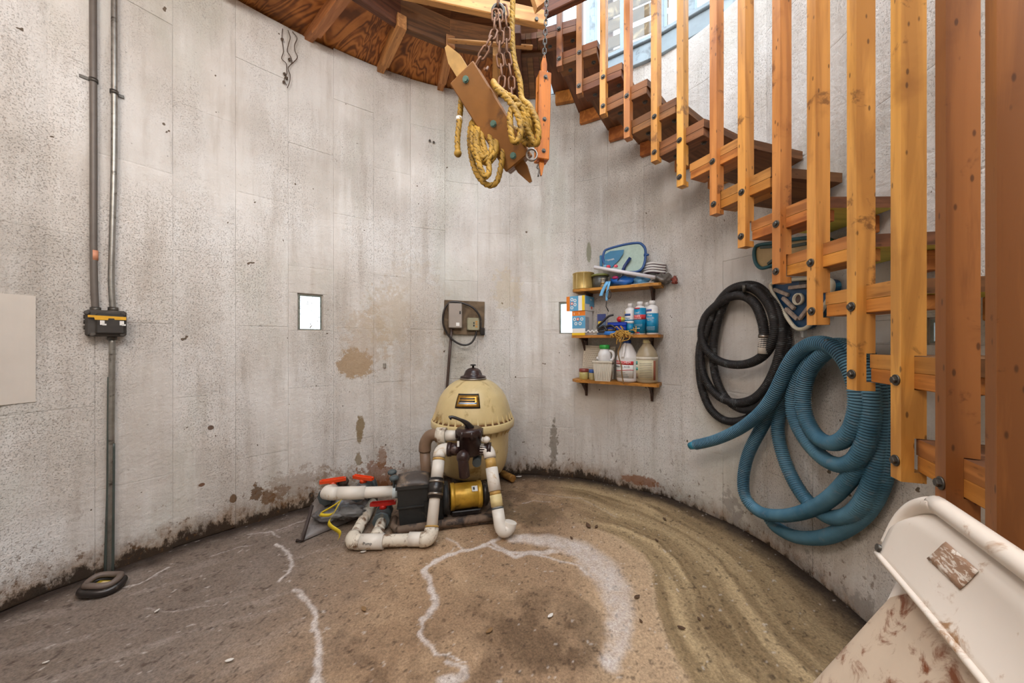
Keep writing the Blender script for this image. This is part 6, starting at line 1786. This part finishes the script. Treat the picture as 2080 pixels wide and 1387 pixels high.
M_cab = plain('greenish_gray_cable', '#4c544f', .5, .2, .2, 30)
for i, (u0, u1, v0, lab) in enumerate([(221, 217, 765, 'thin gray green cable at the outer side of the floor conduit'), (224.5, 213, 830, 'thin gray green cable farthest from the floor conduit'), (231, 229, 900, 'thin gray green cable on the inner side of the floor conduit')]):
    m = MB(); m.tube(wpath([(u0, v0), ((u0 * 2 + u1) / 3, (v0 * 2 + 1165) / 3), (u1, 1172)], .020 + .004 * i), .0048, 8)
    tag(m.build('cable', M_cab, origin=wp(u1, 1172, .02)), lab, 'cable', 'cables by the conduit')
cc_ = fp(208, 1188, .02)
coil = empty('cable_coil', (cc_.x, cc_.y, 0), 'dark rubber cable coil lying at the conduit foot', 'cable')
for i, (rx, ry, z_, rr, mt) in enumerate([(.064, .05, .018, .016, M_blackp), (.055, .042, .042, .012, plain('taupe_cable', '#6d5f56', .5, 0, .2))]):
    m = MB(); m.tube([Vector((cc_.x + rx * cos(a_) + .004 * i, cc_.y + ry * sin(a_), z_ + .004 * sin(3 * a_))) for a_ in [2 * pi * k_ / 30 for k_ in range(30)]], rr, 10, closed=True); m.build('cable_loop', mt, coil)
m = MB(); m.box((cc_.x, cc_.y, .018), (.07, .045, .02), ch=.004); m.build('plug_block', plain('ochre_plug', '#a8922a', .5, 0, .3, 30), coil)
m = MB(); m.box((cc_.x + .02, cc_.y - .012, .034), (.03, .022, .012), ch=.003); m.build('plug_tip', plain('cream_plug', '#d6c39a', .5), coil)
# painted board on the wall, lower left
s0, s1 = ws(-60), ws(71)
if s0 > s1: s0 -= WLEN
z0, z1 = wz(60, 816), wz(60, 600)
m = MB(); m.grid(lambda a_, b_: wfr(s0 + (s1 - s0) * a_, .0095)[0] + Vector((0, 0, z0 + (z1 - z0) * b_)), 10, 4, 0, False, .0075)
tag(m.build('painted_board', plain('white_painted_board', '#cfc6bb', .8, 0, .05, 8, .1), origin=wp(40, 816)), 'thin white painted board fixed flat on the wall edge', 'board')

# ------------------------------------------------------------------ timer and socket board
cs = ws(943); p_, n_, t_ = wfr(cs, .012)
if t_.x < 0: t_ = -t_
bz = wp(943, 645).z; k_ = wp(943, 645).y / FPX
MBD = frame(Vector((p_.x, p_.y, bz)), t_, Vector((0, 0, 1)), t_.cross(Vector((0, 0, 1))))
px_ = lambda u, v, o=0: ((u - 943) * k_ * 1.0, (645 - v) * k_, o)
bdd = empty('socket_board', Vector((p_.x, p_.y, bz - .13)), 'brown backing board on the wall above the filter tank', 'board')
m = MB(); m.box((0, 0, 0), (81 * k_, 68 * k_, .018), MBD @ Matrix.Rotation(-.02, 4, 'Z'), .001); m.build('plate', wood('brown_backing_board', '#6b5642', '#3f3022', 'Y', .6, .3), bdd)
tm = empty('timer_box', MBD @ Vector(px_(924, 668, .01)), 'gray metal timer box on the brown board', 'timer')
M_gbox = plain('beige_gray_box', '#a1968c', .5, .15, .08)
m = MB(); x_, y_, _ = px_(924, 642); m.box((x_, y_, .032), (26 * k_, 49 * k_, .046), MBD, .006); m.build('case', M_gbox, tm)
m = MB(); x_, y_, _ = px_(933, 636); m.box((x_, y_, .0555), (2.6 * k_, 6 * k_, .002), MBD); m.build('latch', M_ink, tm)
m = MB(); x_, y_, _ = px_(928.5, 659); m.box((x_, y_, .0555), (6.5 * k_, 6.5 * k_, .001), MBD); m.build('label', M_white, tm)
so = empty('wall_socket', MBD @ Vector(px_(960, 670, .01)), 'small square metal socket on the brown board', 'socket')
m = MB(); x_, y_, _ = px_(960, 658); m.box((x_, y_, .022), (25 * k_, 25 * k_, .026), MBD, .004); m.build('plate', plain('greenish_steel_plate', '#a09b80', .45, .4, .12), so)
m = MB(); m.box((x_ + .004, y_ + .008, .0356), (.009, .014, .002), MBD); m.box((x_ + .004, y_ - .012, .0356), (.010, .014, .002), MBD); tag(m.build('sockets', M_ink, so), kind='stuff')
m = MB()
for dy in (-.02, 0, .018): m.box((x_ + .024, y_ + dy, .0356), (.016, .012, .002), MBD)
tag(m.build('orange_contacts', plain('orange_contact', '#c28a3e', .5), so), kind='stuff')
for sx in (-1, 1):
    for sy in (-1, 1):
        m = MB(); m.lathe([(.003, .0345), (.003, .0362)], MBD @ Matrix.Translation((x_ + sx * .04, y_ + sy * .04, 0)), 8); m.build('screw', M_bolt, so)
cord = [(966, 672, .03), (964, 682, .03), (956, 695, .035), (944, 700, .035), (930, 697, .035), (914, 685, .03), (902, 665, .03), (900, 645, .03), (904, 628, .03), (912, 617, .03), (925, 615, .03), (942, 618, .03), (958, 625, .035), (969, 637, .04), (974, 650, .04), (974, 664, .04), (976, 668, .04)]
pc_ = empty('extension_lead', MBD @ Vector(px_(944, 700, .03)), 'looped black electric lead with plug around the timer', 'cord')
m = MB(); m.tube(catmull([MBD @ Vector((px_(u, v)[0], px_(u, v)[1], o + .012)) for u, v, o in cord], 6), .0075, 10); m.build('cord', M_blackp, pc_)
m = MB(); x_, y_, _ = px_(978, 673); m.box((x_, y_, .045), (9 * k_, 15 * k_, .03), MBD @ Matrix.Identity(4), .006); m.build('plug', M_blackp, pc_)
m = MB(); x_, y_, _ = px_(980, 682); m.box((x_, y_, .045), (.004, .014, .007), MBD); m.build('prong', M_brass, pc_)
m = MB(); x_, y_, _ = px_(917, 668)
cd = empty('power_conduit', MBD @ Vector((x_, y_, .03)), 'dark brown conduit running down from the timer behind the tank', 'conduit')
a = MBD @ Vector((x_, y_ + .005, .028)); b = wp(907, 800, .02)
m.tube([a, a.lerp(b, .5), b, b + Vector((0, 0, -.28))], .0105, 10); m.build('pipe', plain('brown_conduit', '#4a3a33', .5, 0, .1), cd)
# metal tab and pegs on the wall
m = MB(); q_ = wp(781, 742, .005); m.box(tuple(q_), (.02, .012, .034), ch=.002); tag(m.build('metal_tab', plain('gray_tab', '#9a948a', .5, .4), origin=q_), 'small gray metal tab on the wall left of the filter', 'tab')
for u, v, lab_ in ((873, 285, 'upper left iron peg of the pair high on the wall beside the rope'), (881, 288, 'lower right iron peg of the pair high on the wall beside the rope')):
    m = MB(); m.cyl(wp(u, v, -.003), wp(u, v, .02), .008, 8); tag(m.build('iron_peg', M_bolt, origin=wp(u, v)), lab_, 'peg', 'iron pegs in the wall')
# dry creeper root hanging at the ceiling edge
m = MB(); cr = empty('creeper_root', wp(580, 160, .01), 'thin dry creeper root dangling below the ceiling edge', 'root')
rs = random.Random(3)
for q in range(3):
    pts = [wp(576 + 9 * q - (0 if q else 2), 58 + 3 * q, .012)]
    v_ = 62
    while v_ < (165 if q < 2 else 120):
        v_ += rs.uniform(9, 15); pts.append(wp((572 + 14 * q * (1 if v_ < 130 else .4)) + rs.uniform(-3, 4) + (8 if v_ > 120 else 0), v_, .012 + rs.uniform(0, .012)))
    m = MB(); m.tube(catmull(pts, 4), .0022, 6); m.build('root_strand', plain('dry_root', '#57483c', .9, 0, .3), cr)
for (u, v) in [(582, 158), (578, 150), (577, 166), (588, 120), (573, 80)]:
    m = MB(); m.ball(tuple(wp(u, v, .015)), .009, (1, .7, 1), 8, 6, jit=.5); m.build('root_clump', bpy.data.materials['dry_root'], cr)
# ------------------------------------------------------------------ outside: plank wall beyond the upper window, bare bush beyond the glass block
M_plk = plain('sunlit_weathered_plank', '#5f4a33', .8, 0, .35, 6, .2, 40, '#8d7555', .4, 5)  # brown plank colour with paler weathered patches
pw_ = empty('plank_wall', (1.62, 4.55, -.3), 'weathered horizontal plank wall of a shed beyond the upper window', 'shed wall')
d_ = Vector((.82, -.45, 0)).normalized()
for i in range(14):
    z_ = 3.55 + .22 * i
    M = frame(Vector((1.62, 4.5, z_)) + Vector((0, .015 * (i % 2), 0)), d_, Vector((0, 0, 1)).cross(d_), (0, 0, 1))
    m = MB(); m.box((0, 0, 0), (.78, .03, .15 if i % 3 else .19), M, .004); m.build('plank', M_plk, pw_)
for x_ in (-.33, .33):
    M = frame(Vector((1.62, 4.55, 3.1)), d_, Vector((0, 0, 1)).cross(d_), (0, 0, 1)); m = MB(); m.box((x_, .03, 0), (.09, .05, 7.0), M); m.build('post', M_wood_darkz, pw_)
p_, n_, t_ = wfr(ws(630), -.22)
bs = empty('bare_bush', (p_.x, p_.y, -.1), 'bare twigs of a bush outside the lone glass block', 'bush')
m = MB(); rs = random.Random(9)
for i in range(16):
    a = Vector((p_.x, p_.y, -.1)) + t_ * rs.uniform(-.3, .3); b = a + t_ * rs.uniform(-.35, .35) + Vector((0, 0, rs.uniform(1.1, 1.9))) - n_ * rs.uniform(0, .3)
    mid = a.lerp(b, .5) + t_ * rs.uniform(-.1, .1); m.tube(catmull([a, mid, b], 4), .009, 5)
tag(m.build('twigs', plain('twig_brown', '#6b5a45', .9), bs), kind='stuff')
# ------------------------------------------------------------------ added fill lamps, all unseen: two behind the camera, one upstairs
M_lampw = plain('lamp_socket_plastic', '#d8d2c4', .5, 0, .05)
for n, (loc, pw, colr, rad) in enumerate(FILL_LAMPS):
    root = empty('pendant_lamp', (loc[0], loc[1], loc[2] - .1), ['bare globe pendant lamp hanging low behind the viewer, farther from the stairs', 'bare globe pendant lamp hanging low behind the viewer, by the stairs', 'bare globe pendant lamp hanging in the upper room over the stair well'][n], 'lamp')
    m = MB(); m.cyl((loc[0], loc[1], loc[2] + rad + .05), (loc[0], loc[1], [3.12, 3.12, 5.6][n]), .004, 8); m.build('cord', M_bolt, root)
    m = MB(); m.cyl((loc[0], loc[1], loc[2] + rad), (loc[0], loc[1], loc[2] + rad + .06), .022, 12); m.build('socket', M_lampw, root)
    ld = bpy.data.lights.new('lamp_light', 'POINT'); ld.energy = pw; ld.color = colr; ld.shadow_soft_size = rad
    lo = bpy.data.objects.new('lamp_light', ld); COL.objects.link(lo); lo.location = loc
